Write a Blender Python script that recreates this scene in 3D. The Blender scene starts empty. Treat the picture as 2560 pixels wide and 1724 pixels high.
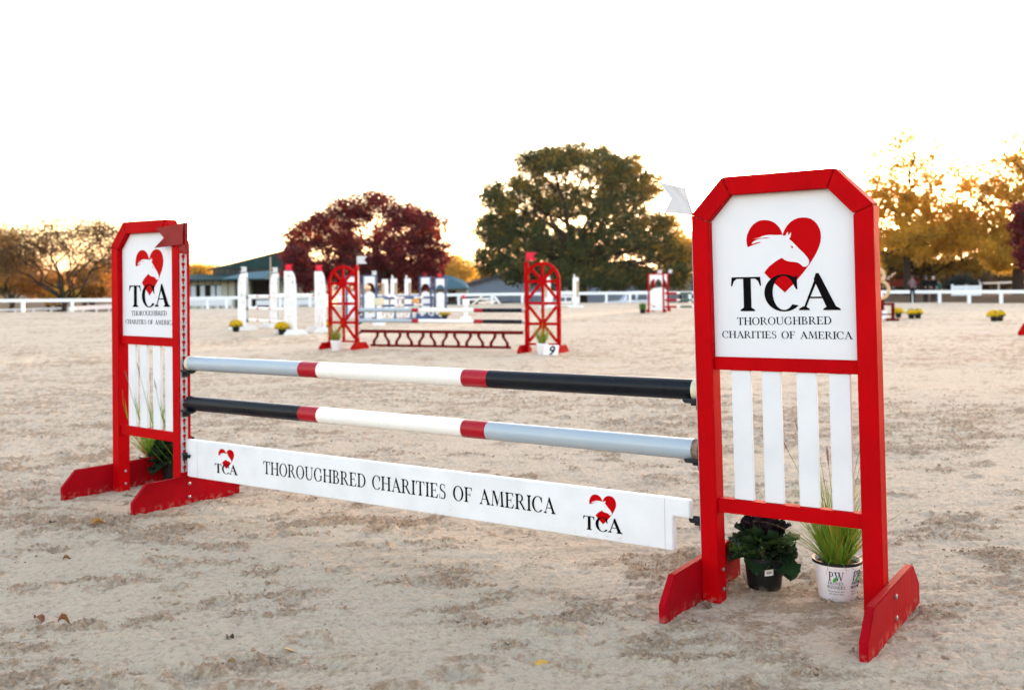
import bpy, bmesh, math, random
import numpy as np
from mathutils import Vector, Matrix
from mathutils.geometry import tessellate_polygon

random.seed(7)
rng = np.random.default_rng(11)
S = bpy.context.scene
COL = S.collection

# ------------------------------------------------------------------ camera
CAM = np.array([6.17777, -4.03584, 1.38142])
YAW, PIT, ROL, FPX, PX, PY = 0.60732, 0.00413, -0.00952, 2493.48, 1287.22, 701.71
fwd = np.array([-math.sin(YAW)*math.cos(PIT), math.cos(YAW)*math.cos(PIT), math.sin(PIT)])
rgt = np.array([math.cos(YAW), math.sin(YAW), 0.0])
upv = np.cross(rgt, fwd)
r2 = math.cos(ROL)*rgt + math.sin(ROL)*upv
u2 = -math.sin(ROL)*rgt + math.cos(ROL)*upv
cd = bpy.data.cameras.new('camera')
cam = bpy.data.objects.new('camera', cd); COL.objects.link(cam)
M = Matrix.Identity(4)
for i in range(3):
    M[i][0], M[i][1], M[i][2], M[i][3] = r2[i], u2[i], -fwd[i], CAM[i]
cam.matrix_world = M
cd.sensor_width = 36; cd.lens = FPX/2560*36
cd.shift_x = (1280-PX)/2560; cd.shift_y = (PY-862)/2560
cd.clip_end = 5000; cd.clip_start = 0.05
cd.dof.use_dof = True; cd.dof.focus_distance = 4.35; cd.dof.aperture_fstop = 2.9
S.camera = cam

# ------------------------------------------------------------------ sky, sun, exposure
SUN_EL = math.radians(2.6)
SUN_AZ_CAM = math.radians(26.5)                 # to the right of the view axis
sd = fwd*math.cos(SUN_AZ_CAM) + rgt*math.sin(SUN_AZ_CAM); sd[2] = 0; sd /= np.linalg.norm(sd)
sun_dir = Vector((sd[0]*math.cos(SUN_EL), sd[1]*math.cos(SUN_EL), math.sin(SUN_EL)))
W = bpy.data.worlds.new('World'); S.world = W; W.use_nodes = True
nt = W.node_tree; nt.nodes.clear()
sky = nt.nodes.new('ShaderNodeTexSky'); sky.sky_type = 'NISHITA'; sky.sun_disc = False
sky.sun_elevation = SUN_EL; sky.sun_rotation = math.atan2(sun_dir.x, sun_dir.y)
sky.air_density = 1.0; sky.dust_density = 1.6; sky.ozone_density = 1.0
bg = nt.nodes.new('ShaderNodeBackground'); bg.inputs['Strength'].default_value = 0.15
wo = nt.nodes.new('ShaderNodeOutputWorld')
tint = nt.nodes.new('ShaderNodeMix'); tint.data_type = 'RGBA'; tint.blend_type = 'MULTIPLY'
tint.inputs['Factor'].default_value = 1.0; tint.inputs['B'].default_value = (1.02, 0.96, 1.02, 1)
hs = nt.nodes.new('ShaderNodeHueSaturation'); hs.inputs['Saturation'].default_value = 0.78
nt.links.new(sky.outputs[0], hs.inputs['Color']); nt.links.new(hs.outputs[0], tint.inputs['A']); nt.links.new(tint.outputs['Result'], bg.inputs['Color'])
nt.links.new(bg.outputs[0], wo.inputs['Surface'])
sl = bpy.data.lights.new('sun', 'SUN'); sl.energy = 0.6; sl.angle = math.radians(0.6); sl.color = (1.0, 0.74, 0.48)
so = bpy.data.objects.new('sun', sl); COL.objects.link(so)
so.rotation_euler = (-sun_dir).to_track_quat('-Z', 'Y').to_euler()
vs = S.view_settings
S.display_settings.display_device = 'sRGB'
vs.view_transform = 'Standard'; vs.look = 'None'; vs.gamma = 1; vs.use_curve_mapping = False
vs.exposure = 3.83

# ------------------------------------------------------------------ placing helpers
def ray(u, v):
    return r2*(u-PX)/FPX - u2*(v-PY)/FPX + fwd
def sstep(a, b, x):
    t = np.clip((x-a)/(b-a), 0, 1); return t*t*(3-2*t)
FENCE_PX = [(-160,781.5),(0,779),(280,779),(475,772),(800,766),(1150,760.4),(1500,756),(2280,757),(2510,758.6),(2700,760)]
def ground0(u, v):
    d = ray(u, v); t = -CAM[2]/d[2]; return CAM + t*d
FPTS = [ground0(u, v) for u, v in FENCE_PX]
Faz = np.array([math.atan2((p-CAM)@rgt, (p-CAM)@fwd) for p in FPTS])
Fd = np.array([np.hypot(p[0]-CAM[0], p[1]-CAM[1]) for p in FPTS])
def gz(x, y):
    """coarse terrain: level arena, ground falling away beyond the fence except on the right"""
    x = np.asarray(x, float); y = np.asarray(y, float)
    dx, dy = x-CAM[0], y-CAM[1]
    az = np.arctan2(dx*rgt[0]+dy*rgt[1], dx*fwd[0]+dy*fwd[1]); d = np.hypot(dx, dy)
    fd = np.interp(az, Faz, Fd)
    drop = 1.05*(1-sstep(0.18, 0.30, az))
    return -drop*sstep(0.6, 6.0, d-fd) + 0.25*sstep(0.26, 0.34, az)*sstep(2, 12, d-fd)
def gp(u, v):
    p = ground0(u, v); return Vector((p[0], p[1], 0))
def dp(u, v, D):
    """point on the ray through a pixel at depth D along the view axis"""
    return Vector(CAM + ray(u, v)*D)
def gd(u, D):
    """ground point under column u at depth D"""
    p = CAM + ray(u, 706)*D
    return Vector((p[0], p[1], float(gz(p[0], p[1]))))
CY = YAW                                        # yaw that turns a local +X to camera-right
# ------------------------------------------------------------------ materials
def mat(name, base, rough=0.6, spec=0.5, noise=0.0, nscale=8.0, bump=0.0, bscale=40.0, col2=None, metallic=0.0,
        trans=0.0, chips=None, chipamt=0.62, dirt=None, sub=None):
    m = bpy.data.materials.new(name); m.use_nodes = True
    n = m.node_tree.nodes; l = m.node_tree.links
    b = n['Principled BSDF']; out = n['Material Output']
    b.inputs['Roughness'].default_value = rough; b.inputs['Specular IOR Level'].default_value = spec
    b.inputs['Metallic'].default_value = metallic
    tc = n.new('ShaderNodeTexCoord')
    base4 = (*base, 1)
    c2 = (*(col2 if col2 else [c*(1-noise) for c in base]), 1)
    ns = n.new('ShaderNodeTexNoise'); ns.inputs['Scale'].default_value = nscale; ns.inputs['Detail'].default_value = 5
    ns.inputs['Roughness'].default_value = 0.6
    l.new(tc.outputs['Object'], ns.inputs['Vector'])
    rp = n.new('ShaderNodeMapRange'); rp.inputs[1].default_value = 0.35; rp.inputs[2].default_value = 0.68
    l.new(ns.outputs['Fac'], rp.inputs[0])
    mx = n.new('ShaderNodeMix'); mx.data_type = 'RGBA'
    mx.inputs['A'].default_value = base4; mx.inputs['B'].default_value = c2
    l.new(rp.outputs[0], mx.inputs['Factor'])
    cur = mx.outputs['Result']
    if dirt:            # dusting of sand low down on the thing
        sx = n.new('ShaderNodeSeparateXYZ'); l.new(tc.outputs['Object'], sx.inputs[0])
        mr = n.new('ShaderNodeMapRange'); mr.inputs[1].default_value = dirt[1]; mr.inputs[2].default_value = dirt[2]
        mr.inputs[3].default_value = 1.0; mr.inputs[4].default_value = 0.0
        l.new(sx.outputs['Z'], mr.inputs[0])
        n3 = n.new('ShaderNodeTexNoise'); n3.inputs['Scale'].default_value = 38; n3.inputs['Detail'].default_value = 6
        l.new(tc.outputs['Object'], n3.inputs['Vector'])
        m3 = n.new('ShaderNodeMapRange'); m3.inputs[1].default_value = 0.50; m3.inputs[2].default_value = 0.68
        l.new(n3.outputs['Fac'], m3.inputs[0])
        mu = n.new('ShaderNodeMath'); mu.operation = 'MULTIPLY'
        mr.inputs[3].default_value = 0.6; l.new(mr.outputs[0], mu.inputs[0]); l.new(m3.outputs[0], mu.inputs[1])
        md = n.new('ShaderNodeMix'); md.data_type = 'RGBA'; md.inputs['B'].default_value = (*dirt[0], 1)
        l.new(cur, md.inputs['A']); l.new(mu.outputs[0], md.inputs['Factor']); cur = md.outputs['Result']
    if chips:           # small chips and scuffs in the paint
        n2 = n.new('ShaderNodeTexNoise'); n2.inputs['Scale'].default_value = 26; n2.inputs['Detail'].default_value = 8
        n2.inputs['Roughness'].default_value = 0.68
        mp = n.new('ShaderNodeMapping'); mp.inputs['Scale'].default_value = (1, 1, 0.55)
        l.new(tc.outputs['Object'], mp.inputs[0]); l.new(mp.outputs[0], n2.inputs['Vector'])
        m2 = n.new('ShaderNodeMapRange'); m2.inputs[1].default_value = chipamt; m2.inputs[2].default_value = chipamt+0.02
        l.new(n2.outputs['Fac'], m2.inputs[0])
        mc = n.new('ShaderNodeMix'); mc.data_type = 'RGBA'; mc.inputs['B'].default_value = (*chips, 1)
        l.new(cur, mc.inputs['A']); l.new(m2.outputs[0], mc.inputs['Factor']); cur = mc.outputs['Result']
    l.new(cur, b.inputs['Base Color'])
    rr = n.new('ShaderNodeMapRange'); rr.inputs[3].default_value = max(0, rough-0.12); rr.inputs[4].default_value = min(1, rough+0.12)
    l.new(ns.outputs['Fac'], rr.inputs[0]); l.new(rr.outputs[0], b.inputs['Roughness'])
    if bump > 0:
        nb = n.new('ShaderNodeTexNoise'); nb.inputs['Scale'].default_value = bscale; nb.inputs['Detail'].default_value = 5
        mb = n.new('ShaderNodeMapping'); mb.inputs['Scale'].default_value = (1, 1, 0.18) if chips or dirt else (1, 1, 1)
        l.new(tc.outputs['Object'], mb.inputs[0]); l.new(mb.outputs[0], nb.inputs['Vector'])
        bp = n.new('ShaderNodeBump'); bp.inputs['Strength'].default_value = bump; bp.inputs['Distance'].default_value = 0.004
        l.new(nb.outputs['Fac'], bp.inputs['Height']); l.new(bp.outputs[0], b.inputs['Normal'])
    if trans > 0:
        tr = n.new('ShaderNodeBsdfTranslucent'); ms = n.new('ShaderNodeMixShader'); ms.inputs[0].default_value = trans
        l.new(cur, tr.inputs['Color']); l.new(b.outputs[0], ms.inputs[1]); l.new(tr.outputs[0], ms.inputs[2])
        l.new(ms.outputs[0], out.inputs['Surface'])
    return m

SANDC = (0.42, 0.33, 0.25)
RED = mat('red_paint', (0.41, 0.0006, 0.003), 0.55, 0.03, col2=(0.33, 0.0008, 0.003), nscale=5, bump=0.35, bscale=60, chips=(0.50, 0.30, 0.28), chipamt=0.725, dirt=(SANDC, -0.05, 0.05))
REDF = mat('red_paint_foot', (0.31, 0.001, 0.006), 0.60, 0.04, col2=(0.24, 0.002, 0.006), nscale=6, bump=0.4, bscale=50, chips=(0.55, 0.36, 0.32), chipamt=0.745, dirt=(SANDC, -0.02, 0.05))
WHITE = mat('white_paint', (0.64, 0.66, 0.71), 0.5, 0.2, col2=(0.58, 0.60, 0.65), nscale=4, bump=0.25, bscale=60, chips=(0.36, 0.34, 0.34), chipamt=0.77)
SIGNW = mat('white_sign_face', (0.63, 0.65, 0.70), 0.45, 0.15, col2=(0.60, 0.62, 0.68), nscale=3, bump=0.05)
PLANKW = mat('white_plank_paint', (0.68, 0.70, 0.75), 0.45, 0.25, col2=(0.60, 0.62, 0.66), nscale=5, bump=0.3, bscale=50, chips=(0.30, 0.24, 0.24), chipamt=0.735, dirt=(SANDC, -0.3, -0.085))
BLACKT = mat('black_lettering', (0.006, 0.005, 0.006), 0.6, 0.0)
NAVYT = mat('navy_lettering', (0.010, 0.014, 0.030), 0.6, 0.0)
REDT = mat('red_vinyl', (0.40, 0.0006, 0.003), 0.5, 0.03)
GREY = mat('grey_blue_paint', (0.33, 0.385, 0.44), 0.22, 0.5, col2=(0.30, 0.37, 0.45), nscale=6, bump=0.12, chips=(0.12, 0.12, 0.13), chipamt=0.77)
POLEW = mat('white_pole_paint', (0.76, 0.76, 0.76), 0.28, 0.4, col2=(0.72, 0.71, 0.69), nscale=5, bump=0.1, chips=(0.25, 0.25, 0.25), chipamt=0.78)
POLER = mat('crimson_pole_band', (0.34, 0.003, 0.014), 0.3, 0.25, noise=0.15)
POLEK = mat('black_pole_paint', (0.004, 0.006, 0.010), 0.30, 0.16, col2=(0.007, 0.009, 0.013), chips=(0.22, 0.2, 0.18), chipamt=0.76)
CREAM = mat('cream_end_cap', (0.66, 0.62, 0.46), 0.5, 0.3, col2=(0.50, 0.46, 0.36), nscale=20)
WOODEND = mat('worn_wood_end', (0.32, 0.22, 0.16), 0.8, 0.2, col2=(0.10, 0.07, 0.06), nscale=30, bump=0.6)
CUP = mat('dark_plastic_cup', (0.012, 0.018, 0.022), 0.5, 0.15, col2=(0.022, 0.028, 0.034))
STEEL = mat('galvanised_strip', (0.30, 0.32, 0.34), 0.5, 0.4, metallic=0.1, col2=(0.38, 0.41, 0.45), nscale=30)
BOLT = mat('bolt_metal', (0.35, 0.34, 0.36), 0.35, 0.5, metallic=0.9)
FLAGW = mat('white_plastic_flag', (0.62, 0.63, 0.67), 0.5, 0.2, noise=0.05, trans=0.12)
FLAGR = mat('red_plastic_flag', (0.30, 0.003, 0.012), 0.4, 0.3, noise=0.15, trans=0.35)
HOTR = mat('bright_red_flag', (0.65, 0.01, 0.045), 0.4, 0.3, trans=0.3)
POTK = mat('black_plastic_pot', (0.008, 0.009, 0.010), 0.45, 0.2, col2=(0.016, 0.016, 0.016), nscale=14, dirt=((0.30, 0.24, 0.18), -0.01, 0.035))
POTW = mat('white_plastic_pot', (0.76, 0.74, 0.80), 0.4, 0.4, noise=0.06, dirt=((0.16, 0.13, 0.10), -0.01, 0.035))
SOIL = mat('potting_soil', (0.06, 0.035, 0.022), 0.95, 0.1, col2=(0.12, 0.07, 0.04), nscale=60, bump=1.0)
PAPER = mat('paper_sticker', (0.8, 0.8, 0.8), 0.5)
GRN = mat('green_print', (0.04, 0.32, 0.03), 0.5)
BLADE = mat('grass_blade_green', (0.19, 0.32, 0.03), 0.5, 0.2, col2=(0.08, 0.19, 0.02), nscale=5, trans=0.4)
BLADEY = mat('grass_blade_yellowed', (0.52, 0.27, 0.05), 0.55, 0.3, col2=(0.34, 0.26, 0.06), trans=0.4)
PLUME = mat('grass_seed_head', (0.42, 0.31, 0.25), 0.9, 0.1, noise=0.3, trans=0.4)
MUMY = mat('yellow_blossom', (0.85, 0.62, 0.01), 0.6, 0.3, col2=(0.72, 0.42, 0.0), nscale=12, trans=0.3)
MUMG = mat('mum_leaf', (0.03, 0.07, 0.015), 0.7, 0.2, trans=0.15)
LWHITE = mat('white_board_paint', (0.78, 0.79, 0.82), 0.5, 0.3, noise=0.08)
NAVY = mat('navy_paint', (0.03, 0.07, 0.18), 0.4, 0.4, noise=0.1)
LRED = mat('far_red_paint', (0.36, 0.0006, 0.002), 0.6, 0.03, noise=0.1)
MAROON = mat('maroon_paint', (0.11, 0.002, 0.002), 0.6, 0.05, noise=0.15)
TAN = mat('tan_panel', (0.45, 0.36, 0.27), 0.6, 0.3, noise=0.1)
DGREEN = mat('green_pole_paint', (0.02, 0.10, 0.06), 0.4, 0.4)
ORANGE = mat('orange_spot', (0.75, 0.28, 0.02), 0.5)
FENCEW = mat('white_vinyl_fence', (0.72, 0.77, 0.84), 0.4, 0.4, noise=0.06)
BARK = mat('tree_bark', (0.040, 0.030, 0.024), 0.9, 0.1, noise=0.4, bump=0.8, bscale=10)
ROOFG = mat('green_metal_roof', (0.020, 0.055, 0.055), 0.85, 0.05, noise=0.15, nscale=1)
ROOFL = mat('pale_green_roof', (0.07, 0.15, 0.18), 0.8, 0.1, noise=0.15, nscale=1)
WALLC = mat('cream_siding', (0.48, 0.49, 0.41), 0.7, 0.2, noise=0.08, nscale=1)
WALLG = mat('grey_siding', (0.22, 0.27, 0.34), 0.6, 0.3, noise=0.08, nscale=1)
TRIM = mat('dark_green_trim', (0.03, 0.07, 0.075), 0.5)
DARK = mat('dark_opening', (0.010, 0.009, 0.010), 0.8, 0.1)
GLASS = mat('window_glass', (0.03, 0.04, 0.05), 0.08, 0.6)
PALEP = mat('pale_panel', (0.52, 0.60, 0.68), 0.5)
TIRE = mat('tyre_rubber', (0.015, 0.015, 0.015), 0.8)
CARW = mat('white_car_paint', (0.60, 0.66, 0.76), 0.25, 0.5)
CARK = mat('dark_car_paint', (0.02, 0.035, 0.06), 0.2, 0.5)
CARR = mat('red_car_paint', (0.25, 0.01, 0.015), 0.25, 0.5)
SKIN = mat('skin', (0.42, 0.24, 0.17), 0.5)
GLOWW = mat('pale_wood_ring', (0.62, 0.42, 0.24), 0.5, 0.3, noise=0.25, nscale=3)

# ------------------------------------------------------------------ mesh builder
class MB:
    def __init__(s): s.v = []; s.f = []; s.m = []; s.c = 0
    def add(s, vs, fs, mi=0):
        o = len(s.v); s.v += [tuple(p) for p in vs]; s.f += [tuple(i+o for i in f) for f in fs]; s.m += [mi]*len(fs); return s
    def box(s, x0, x1, y0, y1, z0, z1, mi=0):
        v = [(x, y, z) for z in (z0, z1) for y in (y0, y1) for x in (x0, x1)]
        return s.add(v, [(0,2,3,1),(4,5,7,6),(0,1,5,4),(2,6,7,3),(0,4,6,2),(1,3,7,5)], mi)
    def bar(s, p, q, w, t, mi=0, up=(0,1,0)):
        """box beam between p and q: w across, t along up"""
        p, q = Vector(p), Vector(q); d = (q-p).normalized(); u = Vector(up); a = d.cross(u).normalized(); u = a.cross(d)
        v = []
        for e in (p, q):
            for sa, su in ((-1,-1),(1,-1),(1,1),(-1,1)): v.append(e+a*w/2*sa+u*t/2*su)
        return s.add(v, [(0,1,2,3),(7,6,5,4),(0,4,5,1),(1,5,6,2),(2,6,7,3),(3,7,4,0)], mi)
    def poly(s, outer, holes, d0, d1, mp, mi=0):
        """prism of a 2D polygon with holes; mp(a, b, d) gives the 3D point"""
        loops = [outer]+list(holes)
        tri = tessellate_polygon([[Vector((a, b, 0)) for a, b in L] for L in loops])
        pts = [p for L in loops for p in L]; n = len(pts)
        v = [mp(a, b, d0) for a, b in pts]+[mp(a, b, d1) for a, b in pts]
        f = [tuple(t) for t in tri]+[tuple(i+n for i in reversed(t)) for t in tri]
        o = 0
        for L in loops:
            k = len(L)
            for i in range(k):
                a, b = o+i, o+(i+1) % k; f.append((a, b, b+n, a+n))
            o += k
        return s.add(v, f, mi)
    def tube(s, pts, rad, n=8, mi=0, cap=True):
        pts = [Vector(p) for p in pts]; rad = rad if hasattr(rad, '__len__') else [rad]*len(pts)
        v = []; f = []
        ref = Vector((0.13, 0.21, 0.97))
        for i, p in enumerate(pts):
            d = (pts[min(i+1, len(pts)-1)]-pts[max(i-1, 0)]).normalized()
            r = ref if abs(d.dot(ref)) < 0.95 else Vector((1, 0, 0))
            a = d.cross(r).normalized(); b = d.cross(a)
            for k in range(n):
                t = 2*math.pi*k/n; v.append(p+(a*math.cos(t)+b*math.sin(t))*rad[i])
        for i in range(len(pts)-1):
            for k in range(n):
                k2 = (k+1) % n; f.append((i*n+k, i*n+k2, (i+1)*n+k2, (i+1)*n+k))
        if cap: f.append(tuple(range(n-1, -1, -1))); f.append(tuple((len(pts)-1)*n+k for k in range(n)))
        return s.add(v, f, mi)
    def lathe(s, prof, n=32, c=(0,0,0), mi=0):
        v = []; f = []
        for r, z in prof:
            for k in range(n):
                t = 2*math.pi*k/n; v.append((c[0]+r*math.cos(t), c[1]+r*math.sin(t), c[2]+z))
        for i in range(len(prof)-1):
            for k in range(n):
                k2 = (k+1) % n; f.append((i*n+k, i*n+k2, (i+1)*n+k2, (i+1)*n+k))
        return s.add(v, f, mi)
    def build(s, name, mats, parent=None, smooth=False, bevel=0, loc=None):
        me = bpy.data.meshes.new(name); me.from_pydata(s.v, [], s.f)
        mats = mats if isinstance(mats, (list, tuple)) else [mats]
        for m in mats: me.materials.append(m)
        if len(mats) > 1: me.polygons.foreach_set('material_index', s.m)
        bm = bmesh.new(); bm.from_mesh(me); bmesh.ops.recalc_face_normals(bm, faces=bm.faces)
        if bevel:
            es = [e for e in bm.edges if len(e.link_faces) == 2 and e.calc_face_angle(0) > 0.5]
            bmesh.ops.bevel(bm, geom=es, offset=bevel, segments=2, affect='EDGES', clamp_overlap=True)
        bm.to_mesh(me); bm.free()
        if smooth:
            me.polygons.foreach_set('use_smooth', [True]*len(me.polygons))
            try: me.set_sharp_from_angle(angle=math.radians(40))
            except Exception: pass
        o = bpy.data.objects.new(name, me); COL.objects.link(o)
        if parent: o.parent = parent
        if loc: o.location = loc
        return o
def tag(o, label=None, cat=None, group=None, kind=None):
    if label: o['label'] = label
    if cat: o['category'] = cat
    if group: o['group'] = group
    if kind: o['kind'] = kind
    return o
def thing(name, label, cat, loc=(0,0,0), rz=0, group=None, mw=None):
    o = bpy.data.objects.new(name, None); COL.objects.link(o); o.empty_display_size = 0.1
    if mw is not None: o.matrix_world = mw
    else: o.location = loc; o.rotation_euler = (0, 0, rz)
    return tag(o, label, cat, group)
def copy_tree(o, parent=None):
    c = o.copy(); COL.objects.link(c)
    if parent: c.parent = parent
    for ch in list(KIDS(o)): copy_tree(ch, c)
    return c
def KIDS(o): return [x for x in COL.objects if x.parent == o]
def dup(root, label, loc, rz=0, group=None):
    c = copy_tree(root); c.location = loc; c.rotation_euler = (0, 0, rz); c['label'] = label
    if group: c['group'] = group
    return c
XZ = lambda a, b, d: (a, d, b)

# ------------------------------------------------------------------ noise
def vn(x, y, seed=0):
    xi = np.floor(x).astype(np.int64); yi = np.floor(y).astype(np.int64); fx = x-xi; fy = y-yi
    fx = fx*fx*fx*(fx*(fx*6-15)+10); fy = fy*fy*fy*(fy*(fy*6-15)+10)
    def h(a, b):
        n = (a*374761393+b*668265263+seed*1442695041) & 0xFFFFFFFF
        n = ((n ^ (n >> 13))*1274126177) & 0xFFFFFFFF
        n = (n ^ (n >> 16)) & 0xFFFF
        return n/65535.0
    a = h(xi, yi); b = h(xi+1, yi); c = h(xi, yi+1); d = h(xi+1, yi+1)
    return (a*(1-fx)+b*fx)*(1-fy)+(c*(1-fx)+d*fx)*fy
def fbm(x, y, o=4, seed=0, g=0.5):
    s = 0; a = 1; t = 0
    for i in range(o):
        s = s+a*vn(x*2**i+17*i, y*2**i-31*i, seed+i); t += a; a *= g
    return s/t

# ------------------------------------------------------------------ ground (one sheet, fine near the jump, coarse to the horizon)
def build_ground():
    azf = np.linspace(-0.72, 0.72, 1080)
    azr = np.linspace(0.72, 2*math.pi-0.72, 62)[1:-1]
    az = np.concatenate([azf, azr]); nf = len(azf); N = len(az)
    rr = [0.35, 0.8, 1.2, 1.6]
    d = 1.9
    while d < 84: rr.append(d); d += max(0.007, d*d/1850.0)
    rr += [90, 100, 115, 140, 180, 260, 400, 700, 1200, 2500]
    R = np.array(rr); K = len(R)
    A, D = np.meshgrid(az, R)
    X = CAM[0]+D*(math.cos(0)*fwd[0]*np.cos(A)+rgt[0]*np.sin(A))
    Y = CAM[1]+D*(fwd[1]*np.cos(A)+rgt[1]*np.sin(A))
    fd = np.interp(np.where(A > math.pi, A-2*math.pi, A), Faz, Fd)
    # coordinates along / across the raking lines
    q = YAW+0.12
    P = X*math.cos(q)+Y*math.sin(q); Q = -X*math.sin(q)+Y*math.cos(q)
    inside = 1-sstep(-0.3, 0.6, D-fd)
    wx = fbm(X*0.6, Y*0.6, 3, 90)*1.6; wy = fbm(X*0.6+9, Y*0.6, 3, 95)*1.6
    big = fbm(P*0.22, Q*0.5, 3, 5)-0.5
    rk = fbm(P*2.1+wx, Q*4.6+wy, 5, 21, 0.66)               # scuffed patches, drawn out along the rake
    rk2 = fbm(P*6.5+wx, Q*12.0+wy, 4, 33, 0.66)
    zone = fbm(X*0.35, Y*0.35, 2, 77)-0.5
    zs = 0
    for (u_, v_, rx_, ry_) in ((1400, 1540, .42, .17), (1180, 1470, .2, .08), (560, 1460, .5, .14), (800, 1300, .5, .12), (330, 1330, .4, .12), (1650, 1250, .4, .2), (2350, 1350, .6, .3), (2050, 1500, .3, .1), (120, 1380, .4, .1)):
        c_ = ground0(u_, v_); pu = (X-c_[0])*rgt[0]+(Y-c_[1])*rgt[1]; pv = -(X-c_[0])*rgt[1]+(Y-c_[1])*rgt[0]
        zs = zs+np.exp(-((pu/rx_)**2+(pv/(ry_*1.6))**2))
    rough = sstep(0.535, 0.625, rk*0.55+rk2*0.45+0.22*zone+0.10*np.clip(zs, 0, 1))
    cl = fbm(X*26, Y*26, 5, 44, 0.72)
    clr_ = 1-np.abs(2*fbm(X*33+3, Y*33, 3, 48, 0.6)-1)
    clf = fbm(X*75, Y*75, 2, 55, 0.6)
    lines = fbm(P*1.3+wx*0.5, Q*16+wy*2, 4, 61, 0.6)-0.5
    fine = fbm(P*9, Q*26+wy, 3, 64, 0.6)-0.5
    Z = 0.026*big + 0.012*(rk2-0.5) + (0.015*lines+0.016*fine)*(1-0.5*rough)
    Z += rough*(0.034*(cl-0.42) + 0.016*(clr_-0.75) + 0.008*(clf-0.5))
    chop = fbm(P*5+wx, Q*11+wy, 4, 83, 0.65)-0.5
    Z += 0.008*(clf-0.5) + 0.010*(cl-0.5) + 0.028*chop*(0.6+0.4*sstep(3.5, 7, D))*(1-0.65*sstep(11, 30, D))*(0.35+1.3*sstep(-0.12, 0.12, zone))
    mid = sstep(6, 12, D)
    tuft = 1-np.abs(2*fbm(P*15+wx, Q*24+wy, 3, 87, 0.6)-1)
    Z += (0.016*(tuft-0.7)+0.010*(fbm(P*22, Q*30, 3, 89, 0.6)-0.5))*(0.45+0.9*sstep(-0.1, 0.15, zone))*(1-0.5*sstep(9, 25, D))
    Z += mid*(0.05*(fbm(P*0.5+wx, Q*1.1+wy, 3, 71)-0.5))
    # hoof and boot prints: dents with a pushed-up rim
    near = np.where((D < 17).any(axis=1))[0]; kmax = near.max()+1
    damp = np.clip(0.85*rough+0.62*sstep(0.03, 0.17, -(lines*0.7+fine*0.7+chop*0.8))*(0.35+0.65*sstep(-0.1, 0.12, zone)), 0, 1)
    for i in range(330):
        a = rng.uniform(-0.6, 0.6); dd = 2.2+14*rng.random()**1.3
        cx = CAM[0]+dd*(fwd[0]*math.cos(a)+rgt[0]*math.sin(a)); cy = CAM[1]+dd*(fwd[1]*math.cos(a)+rgt[1]*math.sin(a))
        i0 = np.searchsorted(R, dd-0.22); i1 = np.searchsorted(R, dd+0.22)
        da = 0.25/dd
        j0 = int(np.clip((a-da+0.72)/1.44*1079, 0, 1079)); j1 = int(np.clip((a+da+0.72)/1.44*1079, 0, 1079))
        if i1 <= i0 or j1 <= j0: continue
        xs = X[i0:i1, j0:j1]-cx; ys = Y[i0:i1, j0:j1]-cy
        th = rng.uniform(0, 6.28); sx = rng.uniform(0.045, 0.075); sy = sx*rng.uniform(0.8, 1.5)
        u = (xs*math.cos(th)+ys*math.sin(th))/sx; w = (-xs*math.sin(th)+ys*math.cos(th))/sy
        r = np.sqrt(u*u+w*w)*(0.75+0.5*rk2[i0:i1, j0:j1]+0.35*(cl[i0:i1, j0:j1]-0.3))
        dep = rng.uniform(0.006, 0.018)
        Z[i0:i1, j0:j1] += -dep*np.exp(-(r**4)) + dep*0.7*np.exp(-((r-1.35)**2)*7)*(0.5+cl[i0:i1, j0:j1])
        damp[i0:i1, j0:j1] = np.maximum(damp[i0:i1, j0:j1], 0.85*np.exp(-((r-1.3)**2)*4)*(cl[i0:i1, j0:j1] > 0.45))
    # keep the sand level where the near stands and pots sit
    calm = np.zeros_like(Z)
    for (cx, cy, sx, sy) in ((0.38, 0.04, 0.55, 0.50), (4.74, 0.04, 0.55, 0.50), (4.68, 0.38, 0.35, 0.2)):
        calm = np.maximum(calm, np.exp(-(((X-cx)/sx)**4+((Y-cy)/sy)**4)))
    Z = Z*(1-0.72*calm)-0.004*calm
    Z = Z*np.where(D > 40, 0.5, 1.0)
    Z = np.clip(Z, -0.04, 0.05)*inside
    Z = np.where(inside < 0.5, 0.06*(fbm(X*0.3, Y*0.3, 3, 3)-0.5), Z)
    Z = Z+gz(X, Y)
    damp = damp*inside*np.clip(1.25-D/95, 0.35, 1)
    damp = np.clip(damp*(0.45+0.6*cl)+0.22*sstep(0.5, 0.7, fbm(P*0.5, Q*1.6+5, 4, 12))*inside, 0, 1)
    V = np.stack([X, Y, Z], -1).reshape(-1, 3)
    idx = np.arange(K*N).reshape(K, N); nx = np.roll(idx, -1, axis=1)
    F = np.stack([idx[:-1], nx[:-1], nx[1:], idx[1:]], -1).reshape(-1, 4)
    me = bpy.data.meshes.new('ground'); me.vertices.add(len(V)); me.vertices.foreach_set('co', V.astype(np.float32).ravel())
    me.loops.add(F.size); me.loops.foreach_set('vertex_index', F.astype(np.int32).ravel())
    me.polygons.add(len(F)); me.polygons.foreach_set('loop_start', np.arange(0, F.size, 4, dtype=np.int32))
    me.polygons.foreach_set('loop_total', np.full(len(F), 4, dtype=np.int32))
    fm = (D[:-1] > fd[:-1]+0.2).ravel().astype(np.int32); me.polygons.foreach_set('material_index', fm)
    me.polygons.foreach_set('use_smooth', np.ones(len(F), dtype=bool))
    at = me.attributes.new('damp', 'FLOAT', 'POINT'); at.data.foreach_set('value', damp.astype(np.float32).ravel())
    # sand material
    m = bpy.data.materials.new('arena_sand'); m.use_nodes = True; n = m.node_tree.nodes; l = m.node_tree.links
    b = n['Principled BSDF']; b.inputs['Roughness'].default_value = 0.93; b.inputs['Specular IOR Level'].default_value = 0.15
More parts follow.
